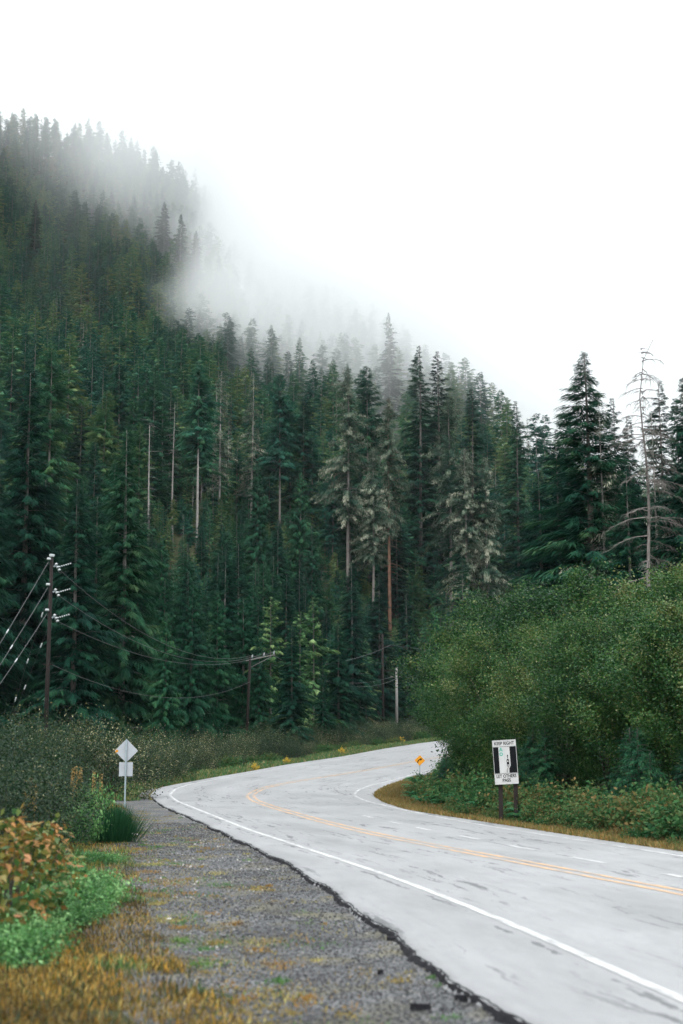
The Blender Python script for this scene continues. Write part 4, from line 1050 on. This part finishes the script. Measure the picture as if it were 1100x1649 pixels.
def edge_grass():
    r = np.random.default_rng(32); n = 60000
    y = 18 + 64 * r.random(n) ** 1.2; off = np.abs(r.normal(0, .75, n)) - .02
    x = xl('RG', y) + off; ok = x / y < .30; x, y, off = x[ok], y[ok], off[ok]; n = len(x)
    c = pick_cols(r, n, [(.26, .16, .045), (.20, .15, .05), (.12, .14, .04), (.33, .24, .10)], [4, 3, 3, 1]) * (1 - .35 * np.clip(off, 0, 1))[:, None]
    P = np.stack([x, y, np.maximum(terrain(x, y), g_road(y) - .09)], 1)
    blades('bank_grass', P, r.uniform(.10, .30, n), c, 'tan dry grass edging the inner side of the bend', .012, .5, 2)
    n = 50000
    y = 60 + 150 * r.random(n) ** 1.2; off = np.abs(r.normal(0, 1.3, n))
    x = xl('LP', y) - off - .05
    g = pick_cols(r, n, [(.05, .15, .05), (.09, .15, .05), (.20, .19, .06), (.26, .22, .10)], [4, 3, 2, 1]); dry = ((off < .55) & (r.random(n) < .7))[:, None]
    c = np.where(dry, pick_cols(r, n, [(.30, .24, .10), (.22, .20, .07)], [1, 1]), g)
    P = np.stack([x, y, np.maximum(terrain(x, y), g_road(y) - .12 - off * .4)], 1)
    blades('roadside_grass', P, r.uniform(.12, .40, n) * np.where(off < .55, .5, 1), c, 'green and straw coloured grass along the outer side of the bend', .02, .5, 3)
edge_grass()
def gravel_weeds():
    r = np.random.default_rng(33); m = 290
    cy_ = 6.8 + 42 * r.random(m) ** 1.8; a, b = xl('GL', cy_), xl('LP', cy_); t = r.random(m) ** 2.0; cx_ = a + (b - a) * t * .97
    cnt = (r.uniform(20, 150, m) * (1.25 - t)).astype(int); k = np.repeat(np.arange(m), cnt); n = len(k)
    sp = r.uniform(.03, .20, m) * (1.2 - .7 * t)
    x = cx_[k] + r.normal(0, 1, n) * sp[k]; y = cy_[k] + r.normal(0, 1.6, n) * sp[k]
    ok = x < xl('LP', y) - .05; x, y, k = x[ok], y[ok], k[ok]; n = len(k)
    pal = np.array([(.06, .16, .035), (.24, .18, .05), (.12, .20, .06), (.28, .16, .04), (.32, .28, .10)]); c = pal[r.choice(5, m, p=[.2, .25, .15, .25, .15])][k] * r.uniform(.6, 1.35, (n, 1))
    blades('gravel_weeds', np.stack([x, y, g_road(y) - .07], 1), r.uniform(.015, .07, n), c, 'short weeds and moss growing through the gravel', .006, .9, 4)
gravel_weeds()

def stone_cloud():
    r = np.random.default_rng(34); n = 34000
    y = 6.5 + 34 * r.random(n) ** 1.9; a, b = xl('GL', y) - .5, xl('LP', y); x = a + (b - a) * r.random(n)
    s = r.uniform(.004, .012, n) * (1 + .5 * (r.random(n) < .06)) * (1 + y / 40)
    o = np.array([(1, 0, 0), (0, 1, 0), (-1, 0, 0), (0, -1, 0), (0, 0, .75), (0, 0, -.75)], float)
    V = o[None] * s[:, None, None] * r.uniform(.6, 1.35, (n, 6, 1)); ang = r.uniform(0, 6.28, n); ca, sa = np.cos(ang)[:, None], np.sin(ang)[:, None]
    V = np.stack([V[..., 0] * ca - V[..., 1] * sa, V[..., 0] * sa + V[..., 1] * ca, V[..., 2]], -1)
    z = g_road(y) - .065 + .018 * np.sin(x * 3.1 + y * 1.7) * np.sin(y * 2.3 - x)
    V += np.stack([x, y, z + .3 * s], 1)[:, None]
    pt = patchy(x, y, .9, 5.)
    f = np.array([(0, 1, 4), (1, 2, 4), (2, 3, 4), (3, 0, 4), (1, 0, 5), (2, 1, 5), (3, 2, 5), (0, 3, 5)])
    Fq = (f[None] + np.arange(n)[:, None, None] * 6).reshape(-1, 3)
    c = pick_cols(r, n, [(.040, .041, .043), (.074, .075, .077), (.12, .12, .12), (.28, .27, .25), (.02, .021, .022)], [4, 4, 2, .5, 3])
    c = c * np.where(pt > .25, 1.7, np.where(pt < -.3, .7, 1.0))[:, None]; c[(pt > .1) & (pt < .25)] *= (1.25, 1.05, .7)
    tag(link(bpy.data.objects.new('gravel', mesh_from('gravel', V.reshape(-1, 3), [Fq], [M['stone']], rgb=np.repeat(c, 6, 0)))), 'loose dark gravel stones on the shoulder', 'gravel', kind='stuff')
stone_cloud()

def rock(name, px, py, size, mat, label, cat, flat=.6, seed=0, group=None):
    r = random.Random(seed); p = on_ground(px, py); mb = MB(); v = []
    for k, (zz, rr) in enumerate(((-.5, .7), (.1, 1.0), (.6, .65))):
        for i in range(7):
            a = i * 2 * PI / 7 + k * .3; q = rr * r.uniform(.75, 1.2); v.append((q * size * math.cos(a) * 1.3, q * size * math.sin(a), zz * size * flat))
    f = [(k * 7 + i, k * 7 + (i + 1) % 7, (k + 1) * 7 + (i + 1) % 7, (k + 1) * 7 + i) for k in (0, 1) for i in range(7)] + [tuple(range(14, 21)), tuple(range(6, -1, -1))]
    o = mb.add(v, f).obj(name, mat); o.location = (p.x, p.y, float(g_road(p.y)) - .065 + size * flat * .3); o.rotation_euler = (0, 0, r.uniform(0, 6)); return tag(o, label, cat, group)
rock('stone', 217, 1340, .07, M['pale_stone'], 'white stone on the gravel beside the dark broom tuft', 'stone', .6, 1)
rock('stone', 286, 1470, .045, M['dark_stone'], 'dark stone lying alone in the middle of the gravel', 'stone', .7, 2)
rock('stone', 272, 1471, .035, M['pale_stone'], 'light brown stone just left of the lone dark stone', 'stone', .5, 3)
rock('stone', 399, 1408, .05, M['dark_stone'], 'dark stone near the road edge at mid distance', 'stone', .6, 4)
def slab(px, py, l, w, rz, label, seed):
    r = random.Random(seed); p = on_ground(px, py); mb = MB()
    poly = [(l * x * r.uniform(.85, 1.1), w * y * r.uniform(.8, 1.2)) for x, y in ((-.5, -.3), (-.2, -.5), (.25, -.45), (.5, -.1), (.4, .4), (.0, .5), (-.4, .35))]
    n = len(poly); v = [(x, y, 0) for x, y in poly] + [(x * .9, y * .9, .045) for x, y in poly]
    o = mb.add(v, [tuple(range(n - 1, -1, -1)), tuple(range(n, 2 * n))] + [(i, (i + 1) % n, n + (i + 1) % n, n + i) for i in range(n)]).obj('asphalt_chunk', M['asphalt_edge'])
    o.location = (p.x, p.y, float(g_road(p.y)) - .062); o.rotation_euler = (0, 0, rz); return tag(o, label, 'asphalt chunk')
slab(634, 1506, .20, .10, 2.5, 'black asphalt chunk broken from the road edge in mid picture', 1)
slab(676, 1612, .16, .03, 2.9, 'long thin black asphalt chunk on the gravel at the bottom', 2)
slab(742, 1598, .13, .06, 2.4, 'black asphalt chunk touching the road edge at the bottom', 3)
slab(612, 1558, .06, .05, .4, 'small black asphalt chunk on the gravel', 4)
slab(375, 1345, .8, .22, 2.05, 'black asphalt strip at the road edge before the bend', 5)

# ------------------------------------------------------------------ signs
def text_mesh(s, size, mat, w=None):
    cu = bpy.data.curves.new('lettering', 'FONT'); cu.body = s; cu.size = size; cu.align_x = 'CENTER'; cu.align_y = 'CENTER'; cu.extrude = .0008; cu.offset = .0024 * size / .1
    o = bpy.data.objects.new('lettering', cu); COL.objects.link(o)
    me = bpy.data.meshes.new_from_object(o.evaluated_get(bpy.context.evaluated_depsgraph_get())); bpy.data.objects.remove(o)
    me.transform(Matrix.Rotation(PI / 2, 4, 'X'))
    if w:
        xs = [v.co.x for v in me.vertices]; k = w / (max(xs) - min(xs)); me.transform(Matrix.Diagonal((k, 1, 1, 1)))
    me.materials.clear(); me.materials.append(mat); me.name = 'lettering'
    return me

def keep_right_sign():
    Y = 40.0; a = at(814.5, 1227, Y); zg = gz(a.x, Y)
    root = empty('keep_right_sign', (a.x, Y, zg), math.radians(-12)); c = a.z - zg
    W, H = 38.5 / F * Y * .97, 69 / F * Y
    pn = empty_panel = MB().plate([(-W / 2, -H / 2), (W / 2, -H / 2), (W / 2, H / 2), (-W / 2, H / 2)], -.012, .012).obj('panel', M['sign_white'], root)
    pn.location = (0, -.10, c); pn.rotation_euler = (0, math.radians(-3.2), 0)
    def sub(name, poly, mat, y=-.0155):
        return MB().plate(poly, y, -.0125).obj(name, mat, pn)
    s = H / 150.0     # units: photograph enlarged so that the panel is 150 high, 84 wide
    X = lambda u: (u - 42) * W / 84; Z = lambda v: (75 - v) * s
    # black field left and right of the white lane drawing
    sub('black_field', [(X(1.5), Z(112)), (X(20), Z(112)), (X(20.5), Z(24)), (X(1.5), Z(24))], M['sign_black'])
    sub('black_field', [(X(54), Z(112)), (X(82.5), Z(112)), (X(82.5), Z(24)), (X(60), Z(24)), (X(60), Z(86)), (X(54), Z(98))], M['sign_black'])
    sub('rule', [(X(1), Z(23.4)), (X(83), Z(23.4)), (X(83), Z(22.2)), (X(1), Z(22.2))], M['sign_black'])
    sub('rule', [(X(1), Z(114.2)), (X(83), Z(114.2)), (X(83), Z(113)), (X(1), Z(113))], M['sign_black'])
    # green symbol: arched head over a ring
    def ring(cx, cz, ro, ri, a0, a1, mat, name):
        n = 20; mb = MB(); v = []; 
        for i in range(n + 1):
            t = a0 + (a1 - a0) * i / n
            for rr in (ro, ri): v.append((X(cx + rr * math.cos(t)), -.0155, Z(cz - rr * math.sin(t))))
        return mb.add(v, [(2 * i, 2 * i + 1, 2 * i + 3, 2 * i + 2) for i in range(n)]).obj(name, mat, pn)
    ring(29, 48, 6.2, 3.2, 0, 2 * PI, M['sign_green'], 'green_symbol')
    ring(29, 38, 6.2, 3.0, -.15, PI + .15, M['sign_green'], 'green_symbol')
    sub('green_symbol', [(X(23), Z(32)), (X(29), Z(25.5)), (X(35), Z(32)), (X(29), Z(30.5))], M['sign_green'], -.0165)
    # black car with its arrow and trail
    sub('car_symbol', [(X(47), Z(90)), (X(55), Z(90)), (X(55.5), Z(70)), (X(53.5), Z(65)), (X(48.5), Z(65)), (X(46.5), Z(70))], M['sign_black'])
    sub('car_symbol', [(X(48.6), Z(75)), (X(53.4), Z(75)), (X(53), Z(70.5)), (X(49), Z(70.5))], M['sign_white'], -.0172)
    sub('car_symbol', [(X(48.6), Z(88)), (X(53.4), Z(88)), (X(53.4), Z(84)), (X(48.6), Z(84))], M['sign_white'], -.0172)
    sub('arrow_symbol', [(X(50), Z(63)), (X(52), Z(63)), (X(52), Z(56)), (X(54), Z(56)), (X(51), Z(49.5)), (X(48), Z(56)), (X(50), Z(56))], M['sign_black'])
    v = []; pth = [(46, 111), (46, 105), (46.5, 101), (49.5, 97), (50.8, 93), (51, 91)]
    mb = MB()
    for (u, w_) in pth: v += [(X(u - .9), -.0155, Z(w_)), (X(u + .9), -.0155, Z(w_))]
    mb.add(v, [(2 * i, 2 * i + 1, 2 * i + 3, 2 * i + 2) for i in range(len(pth) - 1)]).obj('trail_symbol', M['sign_black'], pn)
    sub('lane_mark', [(X(39.5), Z(90)), (X(40.2), Z(90)), (X(40.2), Z(28)), (X(39.5), Z(28))], M['galv'])
    for body, z, wd in (('KEEP RIGHT', 12, 70), ('LET OTHERS', 123, 70), ('PASS', 137, 29)):
        t = child('lettering', text_mesh(body, 15.5 * s, M['sign_black'], wd * W / 84), pn); t.location = (0, -.0138, Z(z))
    # border lip
    b = MB()
    for (x0, x1, z0, z1) in ((-W / 2, W / 2, H / 2 - .012, H / 2), (-W / 2, W / 2, -H / 2, -H / 2 + .012), (-W / 2, -W / 2 + .01, -H / 2, H / 2), (W / 2 - .01, W / 2, -H / 2, H / 2)):
        b.plate([(x0, z0), (x1, z0), (x1, z1), (x0, z1)], -.018, .016)
    b.obj('frame', M['sign_white'], pn)
    for px in (803, 829):
        q = at(px, 1262, Y).x - a.x
        MB().box((q + (.02 if px > 810 else .05), .02, (c + H * .35) / 2 - .2), (.11, .10, c + H * .35 + .4)).obj('post', M['post_wood'], root)
    tag(root, 'white and black KEEP RIGHT LET OTHERS PASS sign on two dark wooden posts', 'road sign')
keep_right_sign()

def yellow_sign():
    b = on_ground(674, 1254); Y = b.y + .2; a = at(676, 1224.5, Y); zg = min(gz(a.x, Y), a.z - 1.2)
    root = empty('curve_warning_sign', (a.x, Y, zg)); c = a.z - zg; h = 8.3 / F * Y
    p = MB().plate([(0, -h), (h, 0), (0, h), (-h, 0)], -.006, .006).obj('panel', M['sign_yellow'], root); p.location = (0, -.05, c); p.rotation_euler = (0, .05, 0)
    k = h / 9.0
    mb = MB(); v = []; pth = [(-3.4, -4.6), (-3.3, -2.4), (-2.5, -.4), (-1.0, 1.1), (1.0, 1.9)]
    for i, (x, z) in enumerate(pth):
        q = pth[min(i + 1, 4)]; o = pth[max(i - 1, 0)]; d = Vector((q[0] - o[0], q[1] - o[1])).normalized()
        for s in (-1, 1): v.append(((x - s * d.y * .85) * k, -.008, (z + s * d.x * .85) * k))
    mb.add(v, [(2 * i, 2 * i + 1, 2 * i + 3, 2 * i + 2) for i in range(4)]); mb.add([(x * k, -.008, z * k) for x, z in ((.6, 4.2), (1.1, -.4), (4.4, 2.6))], [(0, 1, 2)])
    mb.obj('arrow_symbol', M['sign_black'], p)
    MB().box((0, 0, (c + h * .7) / 2 - .2), (.05, .04, c + h * .7 + .4)).obj('post', M['galv'], root)
    tag(root, 'small yellow diamond warning sign with a black right curve arrow on the inner bank', 'road sign')
yellow_sign()

def blank_sign():
    b = on_ground(201, 1297); Y = b.y; zg = gz(b.x, Y); k = Y / F
    root = empty('diamond_sign', (b.x, Y, zg)); z = lambda py: at(201, py, Y).z - zg
    h = 18.6 * k
    o = MB().plate([(0, -h), (h, 0), (0, h), (-h, 0)], -.004, .004).obj('diamond_panel', M['sign_back'], root); o.location = (0, .05, z(1209))
    w, hh = 10.8 * k, 10.9 * k
    o = MB().plate([(-w, -hh), (w, -hh), (w, hh), (-w, hh)], -.004, .004).obj('square_panel', M['sign_back'], root); o.location = (0, .05, z(1238.7))
    MB().box((0, 0, z(1191) / 2 - .15), (.055, .05, z(1191) + .3)).obj('post', M['galv'], root)
    o = MB().plate([(-.06, -.05), (.05, -.04), (.06, .03), (-.03, .05)], -.002, .002).obj('orange_patch', M['sign_yellow'], root); o.location = (-h * .82, .043, z(1209.3))
    tag(root, 'blank grey back of a diamond sign over a square plate on one steel post', 'road sign')
blank_sign()

# ------------------------------------------------------------------ poles and wires
def cable(a, b, sag, label, rad=.014, n=22, group=None, beads=(), name='cable'):
    a, b = Vector(a), Vector(b)
    pts = [a.lerp(b, i / n) - Vector((0, 0, sag * 4 * (i / n) * (1 - i / n))) for i in range(n + 1)]
    o = empty(name, a); w = MB().tube([p - a for p in pts], rad * .9, 4).obj('wire', M['wire'], o)
    for t in beads:
        p = a.lerp(b, t) - Vector((0, 0, sag * 4 * t * (1 - t))) - a; d = (b - a).normalized()
        MB().tube([p - d * .16, p - d * .10, p + d * .10, p + d * .16], [.018, .042, .042, .018], 7).obj('insulator', M['porcelain'], o)
    return tag(o, label, 'cable', group)

Y1 = 80.0
T1 = at(83.5, 897, Y1); zg1 = gz(T1.x, Y1)
pole1 = empty('utility_pole', (T1.x, Y1, zg1))
h1 = T1.z - zg1
MB().tube([(0, 0, -.5), (0, 0, h1 * .5), (0, 0, h1)], [.13, .115, .095], 10).obj('shaft', M['pole'], pole1, True)
ANCH = []
for py in (904, 945, 986):
    z = at(83, py, Y1).z - zg1
    MB().tube([(-.12, -.2, z + .05), (-.12, -.2, z + .18)], [.13, .11], 8).obj('insulator', M['porcelain'], pole1, True)
    mb = MB(); mb.tube([(.14, -.05, z - .32), (.30, -.05, z - .22)], [.05, .05], 6); mb.obj('bracket', M['galv'], pole1)
    mb = MB()
    for i in range(3):
        p0 = Vector((.24 + .09 * i, -.05, z - .12 - .16 * i)); mb.tube([p0, p0 + Vector((.06, 0, -.09))], [.06, .11], 8)
    mb.obj('insulator_string', M['porcelain'], pole1, True)
    mb = MB()
    for i in range(6):
        x = .45 + .12 * i; mb.tube([(x, -.05, z - .32 + .035 * i), (x + .07, -.05, z - .30 + .035 * i)], [.05, .035], 6)
    mb.obj('arrester', M['porcelain'], pole1, True)
    ANCH.append(Vector((T1.x, Y1, zg1)) + Vector((.55, -.05, z - .55)))
MB().tube([(0, 0, h1), (0, 0, h1 + .06), (0, 0, h1 + .16)], [.12, .16, .15], 8).obj('cap', M['porcelain'], pole1)
MB().box((.0, -.05, at(83, 1070, Y1).z - zg1), (.5, .08, .08)).obj('bracket', M['pole'], pole1)
tag(pole1, 'tall dark utility pole with three white insulators near the left picture edge', 'utility pole')
TOPS = [Vector((T1.x - .12, Y1 - .2, at(83, py, Y1).z + .12)) for py in (908, 950, 992)]
for i, (a, (px, py)) in enumerate(zip(TOPS, ((-60, 1160), (-60, 1178), (-60, 1195)))):
    b = at(px, py - 60 + i * 5, 40); b2 = at(-70, (1148, 1178, 1200)[i], 74)
    cable(a, b2, .12, ['uppermost', 'middle', 'lowest'][i] + ' wire slanting down to the left from the three insulator pole', .02, 12, None, (.42, .75) if i == 1 else ((.47, .9) if i == 0 else (.36, .62)))
for i in range(2):
    a = Vector((T1.x - .1, Y1 + .3, zg1 + h1 * (.86, .70)[i])); b = at((-8, -20)[i], (1230, 1260)[i], 84)
    cable(a, b, .05, ['thin guy wire behind the slanting wires', 'lower thin guy wire behind the slanting wires'][i], .006, 8, None, ((.14, .40, .62), (.12, .38, .60))[i], 'guy_wire')

Y2 = 122.0
T2 = at(403, 1057, Y2); zg2 = gz(T2.x, Y2)
pole2 = empty('utility_pole', (T2.x, Y2, zg2)); h2 = T2.z - zg2
MB().tube([(-.28, 0, -.5), (-.14, 0, h2 * .5), (0, 0, h2)], [.14, .12, .10], 9).obj('shaft', M['pole'], pole2, True)
q = [at(px, py, Y2) - Vector((T2.x, Y2, zg2)) for px, py in ((400, 1064), (443, 1054), (412, 1075))]
mb = MB(); mb.tube([q[0] - Vector((.2, 0, 0)), q[1]], .06, 4); mb.obj('crossarm', M['pole_grey'], pole2)
MB().tube([Vector((0, .05, q[2].z)), at(436, 1058, Y2) - Vector((T2.x, Y2, zg2))], .03, 4).obj('brace', M['pole_grey'], pole2)
PIN2 = []
for px, py in ((406, 1059), (425, 1056), (441, 1053)):
    p = at(px, py, Y2) - Vector((T2.x, Y2, zg2)); MB().tube([p, p + Vector((0, 0, .12)), p + Vector((.06, 0, .28))], [.05, .08, .05], 6).obj('insulator', M['porcelain'], pole2); PIN2.append(Vector((T2.x, Y2, zg2)) + p + Vector((0, 0, .2)))
tag(pole2, 'leaning dark pole with a slanting crossarm before the cedars', 'utility pole')
for i, a in enumerate(ANCH):
    cable(a, PIN2[i], (1.9, 1.9, 1.7)[i], ['top', 'middle', 'bottom'][i] + ' wire of three sagging between the insulator pole and the crossarm pole', .016)
cable(Vector((T1.x + .2, Y1, at(83, 1070, Y1).z)), Vector((T2.x, Y2, at(400, 1098, Y2).z)), 1.6, 'lowest communication wire sagging between the two near poles', .016)

Y3 = 192.0
T3 = at(638.5, 1075, Y3); zg3 = gz(T3.x, Y3); h3 = T3.z - zg3
pole3 = empty('utility_pole', (T3.x, Y3, zg3)); MB().tube([(0, 0, -.5), (0, 0, h3)], [.20, .15], 8).obj('shaft', M['pole_grey'], pole3, True)
MB().box((-.35, 0, at(638, 1080, Y3).z - zg3), (3.0, .12, .12)).obj('crossarm', M['pole'], pole3); MB().box((.05, -.05, at(638, 1090, Y3).z - zg3), (1.8, .08, .08)).obj('crossarm', M['pole_grey'], pole3)
tag(pole3, 'pale grey pole with two crossarms at the far road, right one of the pair', 'utility pole')
Y4 = 186.0
T4 = at(616, 1021, Y4); zg4 = gz(T4.x, Y4); h4 = T4.z - zg4
pole4 = empty('utility_pole', (T4.x, Y4, zg4)); MB().tube([(0, 0, -.5), (0, 0, h4)], [.20, .12], 8).obj('shaft', M['pole'], pole4, True)
MB().box((.55, 0, at(616, 1041, Y4).z - zg4), (1.6, .10, .10)).obj('crossarm', M['pole'], pole4)
tag(pole4, 'taller dark pole at the far road, left one of the pair', 'utility pole')
cable(at(630, 1038, Y4), at(523, 1070, 138), .35, 'upper wire running left from the taller far pole', .024)
cable(at(630, 1090, Y3), PIN2[0], 1.5, 'lower wire from the far pole pair back to the crossarm pole', .022)
cable(at(645, 1089, Y3), PIN2[2] + Vector((0, 0, -.3)), 2.0, 'second lower wire from the far pole pair back to the crossarm pole', .022)
cable(at(641, 1089, Y3), at(760, 1091, 215), .3, 'wire leaving the far pole pair to the right behind the thicket', .022)
cable(at(632, 1039, Y4), at(760, 1047, 215), .3, 'upper wire leaving the taller far pole to the right', .022)

# ------------------------------------------------------------------ fog bank lying on the upper slope and the even haze
def fog_bank():
    me = bpy.data.meshes.new('fog_bank'); me.from_pydata([(0, 0, 0)], [], []); o = link(bpy.data.objects.new('fog_bank', me))
    m = bpy.data.materials.new('fog'); m.use_nodes = True; n = m.node_tree.nodes; l = m.node_tree.links
    n.remove(n['Principled BSDF']); pv = n.new('ShaderNodeVolumePrincipled'); pv.inputs['Color'].default_value = (.995, .999, 1, 1); pv.inputs['Density'].default_value = 1.0
    pv.inputs['Anisotropy'].default_value = 0.35
    l.new(pv.outputs[0], n['Material Output'].inputs['Volume'])
    ng = bpy.data.node_groups.new('fog_bank', 'GeometryNodeTree')
    ng.interface.new_socket('Geometry', in_out='INPUT', socket_type='NodeSocketGeometry'); ng.interface.new_socket('Geometry', in_out='OUTPUT', socket_type='NodeSocketGeometry')
    n, l = ng.nodes, ng.links
    go = n.new('NodeGroupOutput'); vc = n.new('GeometryNodeVolumeCube'); sm = n.new('GeometryNodeSetMaterial'); sm.inputs['Material'].default_value = m
    pos = n.new('GeometryNodeInputPosition'); sp = n.new('ShaderNodeSeparateXYZ'); l.new(pos.outputs[0], sp.inputs[0])
    X, Yo, Z = sp.outputs
    def mr(v, a, b, c, d, smooth=True):
        q = n.new('ShaderNodeMapRange'); q.interpolation_type = 'SMOOTHSTEP' if smooth else 'LINEAR'; l.new(v, q.inputs[0])
        for i, k in enumerate((a, b, c, d)): q.inputs[i + 1].default_value = k
        return q.outputs[0]
    def mt(op, a, b):
        q = n.new('ShaderNodeMath'); q.operation = op
        for i, v in enumerate((a, b)):
            if isinstance(v, (int, float)): q.inputs[i].default_value = v
            else: l.new(v, q.inputs[i])
        return q.outputs[0]
    nz = n.new('ShaderNodeTexNoise'); nz.inputs['Scale'].default_value = 1 / 80.; nz.inputs['Detail'].default_value = 5; l.new(pos.outputs[0], nz.inputs['Vector'])
    nn = mt('SUBTRACT', nz.outputs[0], .5)
    nx = n.new('ShaderNodeTexNoise'); nx.inputs['Scale'].default_value = 1 / 60.; nx.inputs['Detail'].default_value = 4; ax = n.new('ShaderNodeVectorMath'); ax.operation = 'ADD'; l.new(pos.outputs[0], ax.inputs[0]); ax.inputs[1].default_value = (91, 300, 777); l.new(ax.outputs[0], nx.inputs['Vector'])
    Xw = mt('ADD', X, mt('MULTIPLY', mt('SUBTRACT', nx.outputs[0], .5), 190))
    base = mt('ADD', mr(Xw, -112, -30, 520, 116), mr(X, -30, 130, 0, -105, False))
    base = mt('ADD', base, mt('MULTIPLY', nn, 190))
    dz = mt('SUBTRACT', Z, base)
    dens = mt('MULTIPLY', mr(dz, -25, 65, 0, 1), mr(Yo, 430, 530, 0, 1))
    nt = n.new('ShaderNodeTexNoise'); nt.inputs['Scale'].default_value = 1 / 46.; nt.inputs['Detail'].default_value = 4; nt.inputs['Distortion'].default_value = .6; l.new(pos.outputs[0], nt.inputs['Vector'])
    dens = mt('MULTIPLY', dens, mr(nt.outputs[0], .36, .60, .30, 1.9))
    dens = mt('MULTIPLY', dens, mr(Yo, 900, 1080, 1, .30))
    dens = mt('MULTIPLY', dens, mr(dz, 130, 260, 1, .0))
    # thin veils drifting over the left part of the slope
    nz2 = n.new('ShaderNodeTexNoise'); nz2.inputs['Scale'].default_value = 1 / 130.; nz2.inputs['Detail'].default_value = 3
    ad = n.new('ShaderNodeVectorMath'); ad.operation = 'ADD'; l.new(pos.outputs[0], ad.inputs[0]); ad.inputs[1].default_value = (517, 88, 30); l.new(ad.outputs[0], nz2.inputs['Vector'])
    veil = mt('MULTIPLY', mr(nz2.outputs[0], .50, .66, .0, .42), mr(Z, 110, 280, 0, 1))
    veil = mt('MULTIPLY', veil, mr(Yo, 430, 560, 0, 1))
    veil = mt('MULTIPLY', veil, mr(Yo, 880, 1040, 1, .08))
    far = mt('MULTIPLY', mt('MULTIPLY', mr(Yo, 1080, 1160, 0, 1), mr(nn, -.2, .2, .22, .52)), mr(Z, 100, 330, 1.6, .8))
    tot = mt('MULTIPLY', mt('ADD', mt('ADD', dens, veil), far), .016)
    l.new(tot, vc.inputs['Density'])
    vc.inputs['Min'].default_value = (-420, 430, 25); vc.inputs['Max'].default_value = (420, 1420, 640)
    vc.inputs['Resolution X'].default_value = 108; vc.inputs['Resolution Y'].default_value = 104; vc.inputs['Resolution Z'].default_value = 84
    l.new(vc.outputs[0], sm.inputs[0]); l.new(sm.outputs[0], go.inputs[0])
    md = o.modifiers.new('fog', 'NODES'); md.node_group = ng
    tag(o, 'white fog bank lying across the upper slope and hiding the ridge', 'fog', kind='stuff')
fog_bank()

def haze():
    mb = MB(); mb.box((0, 500, 351), (5600, 5200, 716)); m = bpy.data.materials.new('haze'); m.use_nodes = True; n = m.node_tree.nodes; n.remove(n['Principled BSDF'])
    pv = n.new('ShaderNodeVolumePrincipled'); pv.inputs['Color'].default_value = (.90, .96, 1, 1); pv.inputs['Density'].default_value = .000034
    m.node_tree.links.new(pv.outputs[0], n['Material Output'].inputs['Volume'])
    tag(mb.obj('haze', m), 'thin even damp haze filling the valley', 'haze', kind='stuff')
haze()
